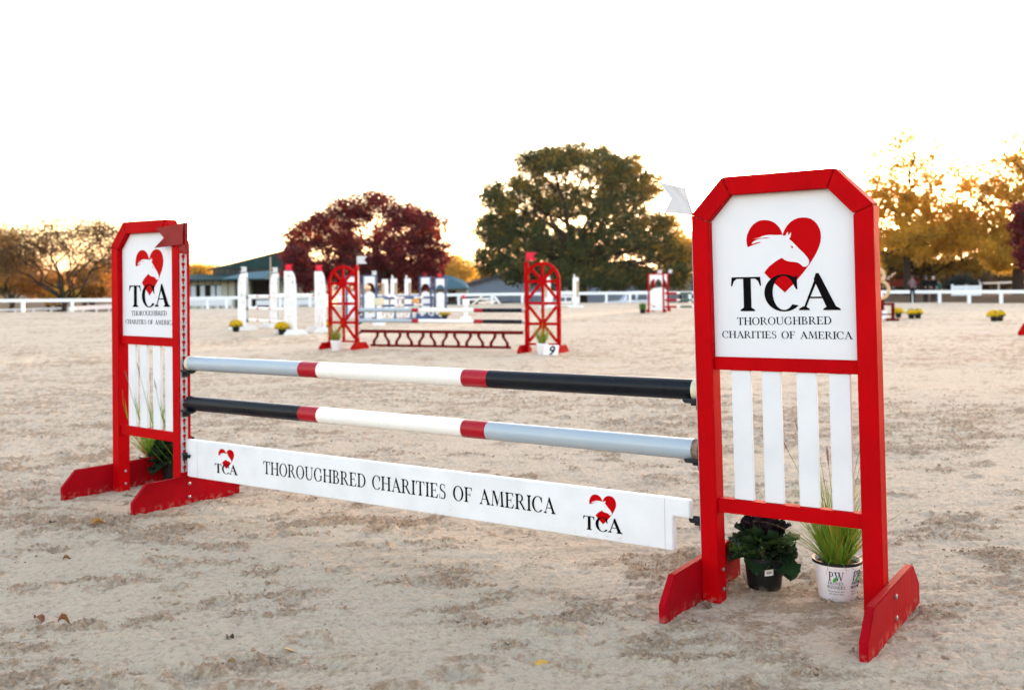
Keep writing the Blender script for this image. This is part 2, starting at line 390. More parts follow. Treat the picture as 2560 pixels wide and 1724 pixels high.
    at = n.new('ShaderNodeAttribute'); at.attribute_name = 'damp'
    tc = n.new('ShaderNodeTexCoord')
    n1 = n.new('ShaderNodeTexNoise'); n1.inputs['Scale'].default_value = 34; n1.inputs['Detail'].default_value = 8; n1.inputs['Roughness'].default_value = 0.68
    l.new(tc.outputs['Object'], n1.inputs['Vector'])
    n2 = n.new('ShaderNodeTexNoise'); n2.inputs['Scale'].default_value = 1.1; n2.inputs['Detail'].default_value = 6
    l.new(tc.outputs['Object'], n2.inputs['Vector'])
    mr = n.new('ShaderNodeMapRange'); mr.inputs[1].default_value = 0.38; mr.inputs[2].default_value = 0.62; mr.inputs[3].default_value = -0.45; mr.inputs[4].default_value = 0.45
    l.new(n1.outputs['Fac'], mr.inputs[0])
    ad = n.new('ShaderNodeMath'); ad.operation = 'ADD'; ad.use_clamp = True; l.new(at.outputs['Fac'], ad.inputs[0]); l.new(mr.outputs[0], ad.inputs[1])
    pale = n.new('ShaderNodeMix'); pale.data_type = 'RGBA'
    pale.inputs['A'].default_value = (0.56, 0.478, 0.378, 1); pale.inputs['B'].default_value = (0.58, 0.475, 0.345, 1)
    l.new(n2.outputs['Fac'], pale.inputs['Factor'])
    mx = n.new('ShaderNodeMix'); mx.data_type = 'RGBA'; mx.inputs['B'].default_value = (0.355, 0.25, 0.165, 1)
    l.new(ad.outputs[0], mx.inputs['Factor']); l.new(pale.outputs['Result'], mx.inputs['A']); l.new(mx.outputs['Result'], b.inputs['Base Color'])
    n3 = n.new('ShaderNodeTexNoise'); n3.inputs['Scale'].default_value = 110; n3.inputs['Detail'].default_value = 5; n3.inputs['Roughness'].default_value = 0.7
    l.new(tc.outputs['Object'], n3.inputs['Vector'])
    bp = n.new('ShaderNodeBump'); bp.inputs['Strength'].default_value = 0.9; bp.inputs['Distance'].default_value = 0.013
    l.new(n3.outputs['Fac'], bp.inputs['Height'])
    bp2 = n.new('ShaderNodeBump'); bp2.inputs['Strength'].default_value = 0.9; bp2.inputs['Distance'].default_value = 0.020
    l.new(n1.outputs['Fac'], bp2.inputs['Height']); l.new(bp.outputs[0], bp2.inputs['Normal']); l.new(bp2.outputs[0], b.inputs['Normal'])
    me.materials.append(m)
    me.materials.append(mat('leafy_turf', (0.085, 0.055, 0.038), 0.95, 0.05, col2=(0.055, 0.045, 0.028), nscale=0.6))
    me.update(); me.validate()
    o = bpy.data.objects.new('ground', me); COL.objects.link(o); o['kind'] = 'structure'
    return X, Y, Z, rough, R
GX, GY, GZ, GR, RR = build_ground()
def clods():
    """loose crumbs of damp sand lying in the scuffed patches"""
    ic = bmesh.new(); bmesh.ops.create_icosphere(ic, subdivisions=1, radius=1)
    bv = np.array([v.co[:] for v in ic.verts]); bf = np.array([[v.index for v in f.verts] for f in ic.faces]); ic.free()
    kk = np.searchsorted(RR, 13)
    w = (GR[:kk, :1080] > 0.35) | (rng.random((kk, 1080)) < 0.04); ii, jj = np.where(w)
    D = RR[ii]; pr = D**2/ (D**2).max() + 0.02; pr = pr/pr.sum()
    n = 42000; pick = rng.choice(len(ii), n, replace=True, p=pr)
    V = []; F = []
    for k, p in enumerate(pick):
        x, y, z = GX[ii[p], jj[p]], GY[ii[p], jj[p]], GZ[ii[p], jj[p]]
        s = 0.002+0.008*rng.random()**5
        sc = s*(1+0.4*rng.standard_normal(3).clip(-1, 1)); sc[2] *= 0.7
        vv = bv*(1+0.35*rng.standard_normal((len(bv), 1)).clip(-1, 1))*sc
        V.append(vv+[x+rng.normal(0, .01), y+rng.normal(0, .01), z+s*0.2]); F.append(bf+len(bv)*k)
    V = np.concatenate(V); F = np.concatenate(F)
    me = bpy.data.meshes.new('sand_crumbs'); me.from_pydata(V.tolist(), [], F.tolist())
    me.materials.append(mat('sand_crumb', (0.36, 0.27, 0.19), 0.95, 0.1, col2=(0.22, 0.15, 0.10), nscale=3))
    o = bpy.data.objects.new('sand_crumbs', me); COL.objects.link(o)
    tag(o, 'small loose crumbs of damp sand scattered over the churned patches', 'sand', kind='stuff')
clods()

# ------------------------------------------------------------------ serif lettering
def ell(cx, cy, rx, ry, a0, a1, n=22): return [(cx+rx*math.cos(math.radians(a0+(a1-a0)*i/n)), cy+ry*math.sin(math.radians(a0+(a1-a0)*i/n))) for i in range(n+1)]
def ring(cx, cy, rx, ry, tx, ty, a0, a1, sh=0.0, n=22):
    """crescent stroke: outer ellipse, inner ellipse thinner by tx/ty"""
    o = ell(cx, cy, rx, ry, a0, a1, n); i = ell(cx+sh, cy, rx-tx, ry-ty, a0, a1, n); return o+i[::-1]
R_ = lambda a, b, c, d: [(a, b), (c, b), (c, d), (a, d)]
SF, T_, H_ = 0.145, 0.05, 0.038
def serif(x0, x1, y, up=1):
    """bracketed foot serif for a stem x0..x1"""
    e = 0.085; h = H_*up
    return [(x0-e, y), (x1+e, y), (x1+e, y+h), (x1, y+h*2.8), (x0, y+h*2.8), (x0-e, y+h)]
def stem(x, w=SF): return [R_(x, 0.05, x+w, 0.95), serif(x, x+w, 0), serif(x, x+w, 1, -1)]
def G(ch):
    s, t = SF, T_
    if ch == 'T': return 0.74, [R_(0.305, 0.03, 0.305+s, 0.97), serif(0.305, 0.305+s, 0), [(0.02, 1), (0.72, 1), (0.74, 0.74), (0.71, 0.74), (0.67, 0.88), (0.60, 0.95), (0.14, 0.95), (0.07, 0.88), (0.03, 0.74), (0, 0.74)]]
    if ch == 'H': return 0.86, stem(0.09)+stem(0.64)+[R_(0.2, 0.49, 0.66, 0.49+t)]
    if ch == 'I': return 0.32, stem(0.095)
    if ch == 'O': return 0.84, [ring(0.42, 0.5, 0.42, 0.52, s, 0.045, 0, 360, n=40)]
    if ch == 'C': return 0.76, [ring(0.43, 0.5, 0.43, 0.52, s, 0.045, 48, 318, n=34), [(0.70, 0.60), (0.73, 0.60), (0.72, 0.98), (0.69, 0.96), (0.64, 0.92), (0.60, 0.85)]]
    if ch == 'G': return 0.85, [ring(0.43, 0.5, 0.43, 0.52, s, 0.045, 48, 312, n=34), [(0.70, 0.62), (0.73, 0.62), (0.72, 0.98), (0.69, 0.96), (0.64, 0.92), (0.60, 0.85)], R_(0.65, 0.08, 0.77, 0.42), R_(0.56, 0.42, 0.85, 0.45)]
    if ch == 'R': return 0.80, stem(0.09)+[ring(0.34, 0.745, 0.27, 0.255, 0.125, 0.045, -90, 90, n=16), R_(0.2, 0.955, 0.345, 1.0), R_(0.2, 0.49, 0.345, 0.535), [(0.32, 0.50), (0.44, 0.53), (0.76, 0.035), (0.83, 0.03), (0.83, 0), (0.64, 0)]]
    if ch == 'P': return 0.66, stem(0.09)+[ring(0.34, 0.72, 0.27, 0.28, 0.125, 0.045, -90, 90, n=16), R_(0.2, 0.955, 0.345, 1.0), R_(0.2, 0.44, 0.345, 0.485)]
    if ch == 'B': return 0.70, stem(0.09)+[ring(0.33, 0.765, 0.24, 0.235, 0.12, 0.045, -90, 90, n=16), ring(0.35, 0.27, 0.30, 0.27, 0.13, 0.045, -90, 90, n=16), R_(0.2, 0.955, 0.335, 1.0), R_(0.2, 0.50, 0.355, 0.54), R_(0.2, 0, 0.355, 0.045)]
    if ch == 'D': return 0.82, stem(0.09)+[ring(0.34, 0.5, 0.44, 0.5, 0.135, 0.045, -90, 90, n=24), R_(0.2, 0.955, 0.345, 1.0), R_(0.2, 0, 0.345, 0.045)]
    if ch == 'U': return 0.84, [R_(0.09, 0.3, 0.22, 0.96), serif(0.09, 0.22, 1, -1), R_(0.68, 0.3, 0.73, 0.96), serif(0.68, 0.73, 1, -1), ring(0.41, 0.31, 0.32, 0.33, 0.09, 0.07, 180, 360, 0.035, n=20)]
    if ch == 'E': return 0.68, stem(0.09)+[[(0.2, 1), (0.61, 1), (0.62, 0.76), (0.59, 0.76), (0.55, 0.91), (0.48, 0.955), (0.2, 0.955)], [(0.2, 0), (0.62, 0), (0.67, 0.27), (0.64, 0.27), (0.57, 0.11), (0.47, 0.045), (0.2, 0.045)], R_(0.2, 0.49, 0.46, 0.535), R_(0.45, 0.38, 0.48, 0.64)]
    if ch == 'F': return 0.64, stem(0.09)+[[(0.2, 1), (0.60, 1), (0.61, 0.76), (0.58, 0.76), (0.54, 0.91), (0.47, 0.955), (0.2, 0.955)], R_(0.2, 0.49, 0.46, 0.535), R_(0.45, 0.38, 0.48, 0.64)]
    if ch == 'A': return 0.82, [[(0.38, 1.03), (0.44, 1.03), (0.80, 0.03), (0.80-s*1.08, 0.03), (0.39-s*0.3, 0.86)], [(0.375, 0.93), (0.40, 0.82), (0.15, 0.03), (0.105, 0.03)], R_(0.2, 0.33, 0.6, 0.375), serif(0.10, 0.15, 0), serif(0.80-s*1.08, 0.78, 0)]
    if ch == 'M': return 1.02, [[(0.10, 0.03), (0.145, 0.03), (0.21, 0.93), (0.165, 0.96)], [(0.16, 1), (0.30, 1), (0.55, 0.26), (0.50, 0.0), (0.46, 0.05)], [(0.78, 1), (0.74, 0.90), (0.47, 0.0), (0.505, 0.0)], [(0.77, 0.97), (0.90, 0.97), (0.955, 0.03), (0.81, 0.03)], serif(0.10, 0.14, 0), serif(0.81, 0.95, 0), R_(0.07, 0.965, 0.24, 1), R_(0.78, 0.965, 0.98, 1)]
    if ch == 'S': return 0.60, [ring(0.29, 0.755, 0.22, 0.265, 0.10, 0.05, 45, 250, n=18), ring(0.31, 0.26, 0.25, 0.28, 0.11, 0.05, -135, 65, n=18), [(0.13, 0.62), (0.23, 0.52), (0.46, 0.38), (0.55, 0.33), (0.47, 0.50), (0.27, 0.60), (0.20, 0.70)], R_(0.47, 0.72, 0.50, 1.0), R_(0.05, 0.0, 0.08, 0.30)]
    if ch == 'V': return 0.80, [[(0.03, 0.97), (0.18, 0.97), (0.46, 0.18), (0.41, 0.0), (0.385, 0.0)], [(0.66, 0.97), (0.71, 0.97), (0.43, 0.0), (0.405, 0.12)], serif(0.06, 0.18, 1, -1), serif(0.66, 0.71, 1, -1)]
    if ch == 'W': return 1.16, [[(0.05, 0.97), (0.19, 0.97), (0.41, 0.18), (0.38, 0.0), (0.345, 0.0)], [(0.56, 0.95), (0.60, 0.95), (0.385, 0.0), (0.36, 0.1)], [(0.46, 0.97), (0.60, 0.97), (0.82, 0.18), (0.79, 0.0), (0.755, 0.0)], [(1.0, 0.97), (1.045, 0.97), (0.795, 0.0), (0.77, 0.1)], serif(0.06, 0.19, 1, -1), serif(0.46, 0.60, 1, -1), serif(1.0, 1.045, 1, -1)]
    if ch == 'N': return 0.88, [R_(0.12, 0.03, 0.165, 0.95), [(0.08, 1), (0.22, 1), (0.76, 0.12), (0.76, -0.02), (0.72, -0.02), (0.13, 0.92)], R_(0.715, 0.05, 0.76, 0.96), serif(0.12, 0.165, 0), serif(0.715, 0.76, 1, -1)]
    return 0.42, []
def letters(mb, text, mp, d0=0.0, gap=0.06, mi=0):
    """mp(a, b, d) with b in cap heights, a in 0..1 along the whole line"""
    pen = 0; items = []
    for ch in text:
        w, ps = G(ch)
        for p in ps: items.append([(x+pen, y) for x, y in p])
        pen += w+gap
    pen -= gap
    for k, p in enumerate(items):
        q = [(x/pen, y) for x, y in p]; e = 0.0005+0.00007*(k % 9)
        mb.poly(q, [], d0, d0-e, mp, mi)
    return pen
def line_of_words(text, mp, m, parent, d0=0.0, gap=0.06):
    total = sum(G(c)[0]+gap for c in text)-gap; pen = 0; k = 0
    for word in text.split(' '):
        mb = MB()
        for ch in word:
            w, ps = G(ch)
            for p in ps:
                k += 1; mb.poly([((x+pen)/total, y) for x, y in p], [], d0, d0-0.0005-0.00007*(k % 9), mp)
            pen += w+gap
        mb.build('word', m, parent); pen += G(' ')[0]+gap
HL=[(0.3901,1.5769),(0.3867,1.588),(0.3796,1.6029),(0.37,1.6155),(0.3577,1.6264),(0.3428,1.6345),(0.3278,1.6384),(0.3126,1.64),(0.2972,1.6393),(0.2817,1.6342),(0.266,1.6244),(0.2526,1.6102),(0.2431,1.5946),(0.2367,1.58),(0.2336,1.5627),(0.2338,1.5454),(0.2385,1.5283),(0.2477,1.5324),(0.2686,1.539),(0.2841,1.5434),(0.2958,1.5473),(0.2984,1.5487),(0.2894,1.5493),(0.2739,1.5462),(0.2552,1.5415),(0.2612,1.5505),(0.2743,1.5573),(0.2898,1.5616),(0.3077,1.5626),(0.3255,1.5630),(0.3395,1.5640),(0.3206,1.5665),(0.3053,1.5652),(0.2899,1.5641),(0.2745,1.5636),(0.2584,1.5624),(0.2719,1.5645),(0.2913,1.5677),(0.3004,1.5723),(0.3158,1.576),(0.3386,1.5774),(0.3663,1.5748),(0.3838,1.5754),(0.39,1.5732)]
HR=[(0.3927,1.5804),(0.3993,1.5947),(0.4097,1.6111),(0.425,1.6261),(0.4425,1.636),(0.4598,1.6411),(0.4769,1.6421),(0.4939,1.6405),(0.5106,1.6348),(0.5248,1.6245),(0.5364,1.6108),(0.5454,1.5925),(0.5493,1.5757),(0.5499,1.5567),(0.547,1.5378),(0.541,1.519),(0.5308,1.4979),(0.5182,1.4768),(0.5031,1.4546),(0.4906,1.4381),(0.4704,1.4134),(0.4528,1.3945),(0.4375,1.3767),(0.4287,1.3683),(0.3935,1.3356),(0.3699,1.3571),(0.3454,1.3795),(0.3073,1.4195),(0.3166,1.4316),(0.3297,1.446),(0.3478,1.4589),(0.3657,1.4706),(0.3848,1.4798),(0.3957,1.471),(0.408,1.4657),(0.4228,1.4624),(0.4375,1.461),(0.4497,1.4585),(0.4594,1.4534),(0.4653,1.4484),(0.4713,1.4422),(0.4785,1.4401),(0.4883,1.4418),(0.4952,1.4488),(0.4989,1.4583),(0.4975,1.4679),(0.4917,1.4789),(0.4776,1.4961),(0.4634,1.5098),(0.4492,1.5248),(0.4325,1.5436),(0.4175,1.5563),(0.4232,1.5645),(0.4268,1.5764),(0.4255,1.5842),(0.4211,1.5779),(0.414,1.5722),(0.4138,1.5794),(0.4135,1.5872),(0.4076,1.5809),(0.4031,1.5714),(0.3961,1.57),(0.3917,1.5727)]
EYE=[(0.4197,1.5271),(0.4246,1.5282),(0.4308,1.5267),(0.4338,1.5218),(0.433,1.5182),(0.4281,1.5188),(0.4244,1.5214),(0.4265,1.5233),(0.4282,1.5244),(0.4246,1.5262)]
def emblem(name, parent, mp, lettermat=BLACKT):
    """heart with the horse head left white, and the three capitals; mp takes stand coordinates (x, z, d)"""
    mb = MB()
    for P in (HL, HR, EYE): mb.poly(P, [], 0, -0.0004, mp)
    mb.build(name, REDT, parent)
    mb = MB()
    def place(ch, x0, x1, z0, z1):
        w, _ = G(ch)
        letters(mb, ch, lambda a, b, d: mp(x0+(x1-x0)*a, z0+(z1-z0)*b, d-0.0006))
    global SF; SF = 0.185
    place('T', 0.1587, 0.2925, 1.2586, 1.4030); place('C', 0.3056, 0.4527, 1.2600, 1.4085); place('A', 0.4485, 0.6125, 1.2628, 1.4090)
    SF = 0.145
    mb.build('initials', lettermat, parent)

# ------------------------------------------------------------------ the two near jump standards
SW, SA, SDp, H1, H2, CH = 0.768, 0.078, 0.0824, 1.677, 1.83, 0.1465
FT, FF, FH, FE, FS = 0.034, 0.356, 0.1815, 0.078, 0.0975
KT = math.tan(math.radians(22.5))
def bolt(parent, p, axis, r=0.011):
    mb = MB(); ax = Vector(axis); mb.tube([Vector(p), Vector(p)+ax*0.006, Vector(p)+ax*0.009], [r, r, r*0.5], 10)
    return mb.build('bolt', BOLT, parent, smooth=True)
def flag(parent, quad, mat_, thick=0.002, amp=0.006):
    """swallow-tailed plastic flag: quad = hinge top, hinge bottom, lower tip, notch, upper tip (3D)"""
    ht, hb, lt, no, utp = [Vector(q) for q in quad]
    nrm = (utp-ht).cross(hb-ht).normalized(); mb = MB(); n = 10; m = 8; V = []
    for i in range(n+1):
        s = i/n
        for j in range(m+1):
            t = j/m
            e0 = ht.lerp(hb, t)
            e1 = utp.lerp(no, t*2) if t < 0.5 else no.lerp(lt, t*2-1)
            V.append(e0.lerp(e1, s)+nrm*(amp*math.sin(s*5.2+t*2.1)+0.5*amp*math.sin(s*9+t*5)))
    N = len(V); V2 = V+[v+nrm*thick for v in V]; F = []
    for i in range(n):
        for j in range(m):
            a = i*(m+1)+j; q = (a, a+1, a+m+2, a+m+1); F.append(q); F.append(tuple(N+k for k in reversed(q)))
    bd = [j for j in range(m)]
    def side(a, b): F.append((a, b, b+N, a+N))
    for j in range(m): side(j, j+1); side(n*(m+1)+j+1, n*(m+1)+j)
    for i in range(n): side((i+1)*(m+1), i*(m+1)); side(i*(m+1)+m, (i+1)*(m+1)+m)
    mb.add(V2, F); return mb.build('flag', mat_, parent, smooth=True)
def keyhole(cy, cz, r=0.0135):
    top = ell(cy, cz, r, r, -60, 240, 14); sl = [(cy-r*0.5, cz-0.030), (cy+r*0.5, cz-0.030)]
    return top+sl
def track(parent, x, dirx, z0, z1, y0=0.006, y1=0.056):
    mb = MB(); z = z1; yc = (y0+y1)/2
    mp = lambda a, b, d: (x+dirx*d, a, b)
    while z-0.050 > z0-0.001:
        mb.poly([(y0, z-0.05), (y1, z-0.05), (y1, z), (y0, z)], [keyhole(yc, z-0.019)], 0.0006, 0.0036, mp); z -= 0.05
    return mb.build('keyhole_track', STEEL, parent)
def cup(parent, x, dirx, z, yc=0.041, w=0.075, L=0.07, name='cup'):
    """dished cup on a bracket pinned to the track"""
    mb = MB(); n = 9; V = []; F = []
    for i in range(n+1):
        t = -1+2*i/n; dz = 0.016*t*t
        for xx in (0.004, L):
            V.append((x+dirx*xx, yc+t*w/2, z+dz)); V.append((x+dirx*xx, yc+t*w/2, z+dz-0.011))
    for i in range(n):
        a = i*4; b = a+4
        F += [(a, b, b+2, a+2), (a+1, a+3, b+3, b+1), (a, a+1, b+1, b), (a+2, b+2, b+3, a+3)]
    F += [(0, 2, 3, 1), (n*4, n*4+1, n*4+3, n*4+2)]
    mb.add(V, F)
    xs = sorted((x+dirx*0.0045, x+dirx*0.012)); mb.box(xs[0], xs[1], yc-0.026, yc+0.026, z-0.034, z+0.012)
    xs = sorted((x+dirx*0.012, x+dirx*0.045)); mb.box(xs[0], xs[1], yc-0.006, yc+0.006, z-0.020, z-0.006)
    return mb.build(name, CUP, parent, bevel=0.0012)
def standard(side, mw, label):
    t = thing('jump_standard', label, 'jump standard', mw=mw, group='red sign standards of the front jump')
    for k in (0, 1):
        x0, x1 = (0, SA) if k == 0 else (SW-SA, SW)
        mb = MB()
        if k == 0: prof = [(0, -0.012), (SA, -0.012), (SA, H1-SA*KT-0.0015), (0, H1-0.0015)]
        else: prof = [(SW-SA, -0.012), (SW, -0.012), (SW, H1-0.0015), (SW-SA, H1-SA*KT-0.0015)]
        mb.poly(prof, [], 0, SDp, XZ); p = mb.build('post', RED, t, bevel=0.003, smooth=True)
    # mitred head: two corner pieces and the top rail
    tj = 0.0015
    for k in (0, 1):
        f = (lambda x: x) if k == 0 else (lambda x: SW-x)
        P = [(0, H1+tj), (SA, H1-SA*KT+tj), (CH+SA*KT-tj, H2-SA), (CH-tj, H2)]
        MB().poly([(f(a), b) for a, b in P], [], 0.0, SDp, XZ).build('corner_piece', RED, t, bevel=0.003, smooth=True)
    MB().poly([(CH+tj, H2), (SW-CH-tj, H2), (SW-CH-SA*KT-tj, H2-SA), (CH+SA*KT+tj, H2-SA)], [], -0.001, SDp-0.001, XZ).build('top_rail', RED, t, bevel=0.003, smooth=True)
    MB().box(SA+0.001, SW-SA-0.001, 0.022, 0.066, 1.007, 1.062).build('cross_rail', RED, t, bevel=0.002, smooth=True)
    MB().box(SA+0.001, SW-SA-0.001, 0.014, 0.060, 0.392, 0.453).build('cross_rail', RED, t, bevel=0.002, smooth=True)
    a = 0.004
    pn = [(SA+0.0005, 1.0625), (SW-SA-0.0005, 1.0625), (SW-SA-0.0005, H1-SA*KT), (SW-CH-SA*KT, H2-SA-0.0005), (CH+SA*KT, H2-SA-0.0005), (SA+0.0005, H1-SA*KT)]
    sp = MB().poly(pn, [], 0.036, 0.050, XZ).build('sign_panel', SIGNW, t)
    mpB = lambda x, z, d: (x, 0.0357+d, z)
    emblem('heart_emblem', sp, mpB)
    mp1 = lambda A0, A1, z0, z1, h: (lambda a, b, d: (A0+(A1-A0)*a, 0.0357+d, z0+(z1-z0)*a+h*b))
    line_of_words('THOROUGHBRED', mp1(0.181, 0.584, 1.1995, 1.2054, 0.0318), NAVYT, sp)
    line_of_words('CHARITIES OF AMERICA', mp1(0.112, 0.664, 1.1436, 1.1463, 0.0300), NAVYT, sp)
    sx = [(0.1505, 0.2355), (0.285, 0.366), (0.4335, 0.5155), (0.568, 0.6515)]
    for i, (a, b) in enumerate(sx):
        o = MB().box(a, b, 0.030, 0.049, 0.4535, 1.0065).build('slat', WHITE, t, bevel=0.0015, smooth=True)
    for k in (0, 1):
        x0 = -FT-0.0005 if k == 0 else SW+0.0005
        ya, yb = -FF, SDp+FF
        P = [(ya, -0.012), (yb, -0.012), (yb, FE), (yb-FS, FH), (ya+FS, FH), (ya, FE)]
        ft = MB().poly(P, [], x0, x0+FT, lambda a, b, d: (d, a, b)).build('foot', REDF, t, bevel=0.004, smooth=True)
        for z in (0.05, 0.135):
            if k == 1: bolt(ft, (SW+FT, 0.041, z), (1, 0, 0))
            else: bolt(ft, (SA+0.0005, 0.046, z), (1, 0, 0), 0.009)
    if side == 'A': track(t, SW, 1, 0.207, 1.607)
    else: track(t, 0, -1, 0.207, 1.607)
    return t
def mwrot(yaw, lx, ly, loc):
    c, s = math.cos(yaw), math.sin(yaw)
    ex = Vector((1, 0, -lx)); ey = Vector((0, 1, -ly)); ez = Vector((lx, ly, 1))
    Rm = Matrix(((c, -s, 0), (s, c, 0), (0, 0, 1)))
    ex, ey, ez = [(Rm@e).normalized() for e in (ex, ey, ez)]
    m = Matrix.Identity(4)
    for i in range(3): m[i][0], m[i][1], m[i][2], m[i][3] = ex[i], ey[i], ez[i], loc[i]
    return m
MA = mwrot(-0.03029, 0.0054, -0.0028, (0, 0.0015, 0)); MBm = mwrot(0.00332, -0.0078, -0.0289, (4.3536, 0, 0))
stA = standard('A', MA, 'red jump standard with heart sign at the left pole ends, red flag over its corner')
stB = standard('B', MBm, 'large red jump standard with heart sign at the right pole ends, white flag beside it')
for z in (0.849, 0.594): cup(stA, SW, 1, z)
cup(stA, SW, 1, 0.318, w=0.06, L=0.05)
for z in (0.863, 0.599): cup(stB, 0, -1, z)
cup(stB, 0, -1, 0.334, w=0.05, L=0.062)
flag(stB, [(-0.0488, 0.041, 1.8025), (-0.012, 0.041, 1.678), (-0.143, 0.041, 1.697), (-0.114, 0.041, 1.757), (-0.170, 0.041, 1.8343)], FLAGW)
MB().tube([(-0.052, 0.043, 1.815), (-0.008, 0.043, 1.66)], 0.004, 6).build('flag_stick', FLAGW, stB)
flag(stA, [(0.846, -0.014, 1.798), (0.838, -0.014, 1.664), (0.545, -0.020, 1.646), (0.638, -0.020, 1.709), (0.551, -0.020, 1.774)], FLAGR, amp=0.004)
MB().box(0.822, 0.850, -0.008, 0.010, 1.600, 1.800).box(0.772, 0.845, 0.001, 0.006, 1.62, 1.66).build('flag_stick', FLAGR, stA)

# ------------------------------------------------------------------ poles and plank of the near jump
def pole(name, label, p, q, segs, r, caps, cat='jump pole', group=None, n=28, endm=None):
    """painted round pole: segs = [(fraction, material)]; each colour band is a zone of paint on one mesh"""
    p, q = Vector(p), Vector(q); L = (q-p).length
    t = thing(name, label, cat, loc=p, group=group)
    t.rotation_euler = (q-p).to_track_quat('X', 'Z').to_euler()
    mats = []; mb = MB(); x = 0
    st = [0]; 
    for fr, m in segs: st.append(fr)
    V = []; F = []; MI = []
    cuts = []
    a = 0
    for fr, m in segs:
        if m not in mats: mats.append(m)
        k = max(1, int((fr-a)*L/0.35)); 
        for i in range(k): cuts.append((a+(fr-a)*i/k, a+(fr-a)*(i+1)/k, mats.index(m)))
        a = fr
    for a0, a1, mi in cuts:
        o = len(mb.v)
        for e in (a0, a1):
            for k in range(n):
                th = 2*math.pi*k/n; mb.v.append((e*L, r*math.cos(th), r*math.sin(th)))
        for k in range(n):
            k2 = (k+1) % n; mb.f.append((o+k, o+k2, o+n+k2, o+n+k)); mb.m.append(mi)
    ob = mb.build('shaft', mats, t, smooth=True)
    for e, (cm, sgn) in zip((0, L), ((caps[0], -1), (caps[1], 1))):
        rr_ = r*1.035
        pr = [(0, sgn*0.004), (rr_*0.82, sgn*0.004), (rr_, -sgn*0.001), (rr_, -sgn*0.030), (r*0.98, -sgn*0.030)]
        cb = MB(); nn = n
        for rad, xx in pr:
            for k in range(nn):
                th = 2*math.pi*k/nn; cb.v.append((e+xx, rad*math.cos(th), rad*math.sin(th)))
        for i in range(len(pr)-1):
            for k in range(nn):
                k2 = (k+1) % nn; cb.f.append((i*nn+k, i*nn+k2, (i+1)*nn+k2, (i+1)*nn+k)); cb.m.append(0)
        cb.build('end_cap', cm, t, smooth=True)
    return t
PR = 0.0462
def fr(x, a=0.712, b=4.300): return (x-a)/(b-a)
pole('jump_pole', 'upper round pole of the front jump, grey left end, white middle, black right end', (0.790, 0.041, 0.8975), (4.338, 0.041, 0.9115),
     [(fr(1.83, .79, 4.338), GREY), (fr(1.98, .79, 4.338), POLER), (fr(3.03, .79, 4.338), POLEW), (fr(3.19, .79, 4.338), POLER), (1, POLEK)], PR, (CREAM, CREAM), group='poles of the front jump')
pole('jump_pole', 'lower round pole of the front jump, black left end, white middle, grey right end', (0.792, 0.041, 0.6425), (4.336, 0.041, 0.6470),
     [(fr(1.826, .79, 4.336), POLEK), (fr(1.977, .79, 4.336), POLER), (fr(3.024, .79, 4.336), POLEW), (fr(3.178, .79, 4.336), POLER), (1, GREY)], PR, (POLEK, WOODEND), group='poles of the front jump')
pk = thing('jump_plank', 'long white plank lettered in black with a heart emblem at each end', 'jump plank', loc=(0.700, 0.02, 0.2900))
pk.rotation_euler = (0, -math.atan2(0.0140, 3.5), 0)
Lp = 3.590
cz = -0.290
def pkp(x, z): return (x-0.700, z-0.2900-(x-0.7)*0.0040)
P = [pkp(0.703, 0.326), pkp(0.783, 0.326), pkp(0.783, 0.1735), pkp(4.205, 0.1905), pkp(4.205, 0.345), pkp(4.288, 0.345), pkp(4.288, 0.423), pkp(0.703, 0.4095)]
P = [(a, b) for a, b in P]
MB().poly(P, [], 0, 0.040, XZ).build('board', PLANKW, pk, bevel=0.004, smooth=True)
JM = mat('joint_grime', (0.35, 0.35, 0.36), 0.7)
for x in (0.185, 3.465): MB().box(x, x+0.002, -0.0006, 0.0, -0.112, 0.117).build('end_joint', JM, pk)
line_of_words('THOROUGHBRED CHARITIES OF AMERICA', lambda a, b, d: (0.806+a*2.076, -0.0003+d, -0.0300+0.004*a+0.0760*b), BLACKT, pk, gap=0.075)
def smallmp(x0, z0, kx, kz): return lambda x, z, d: (x0+(x-0.1587)*kx, -0.0003+d, z0+(z-1.2600)*kz)
emblem('heart_emblem', pk, smallmp(0.357, -0.064, 0.470, 0.400))
emblem('heart_emblem', pk, smallmp(3.040, -0.075, 0.455, 0.445))
# red scuffs on the plank
mb = MB()
for i in range(26):
    cx = random.choice((1.16, 1.42, 1.44, 1.45, 2.2, 3.1, 3.2, 3.05)) + random.gauss(0, 0.05); cz_ = random.uniform(-0.10, 0.05) if cx < 2 else random.uniform(-0.115, -0.075)
    l_ = random.uniform(0.01, 0.035); an = random.uniform(0.2, 0.9)
    a0 = Vector((cx, 0, cz_)); dv = Vector((math.cos(an), 0, math.sin(an)*0.7))*l_; nv = Vector((-dv.z, 0, dv.x)).normalized()*0.0007
    mb.add([(v.x, -0.0013-0.00004*i, v.z) for v in (a0, a0+dv*0.5-nv, a0+dv, a0+dv*0.5+nv)], [(0, 1, 2, 3)])
mb.build('red_scuffs', mat('red_scuff', (0.55, 0.12, 0.14), 0.6), pk)['kind'] = 'stuff'

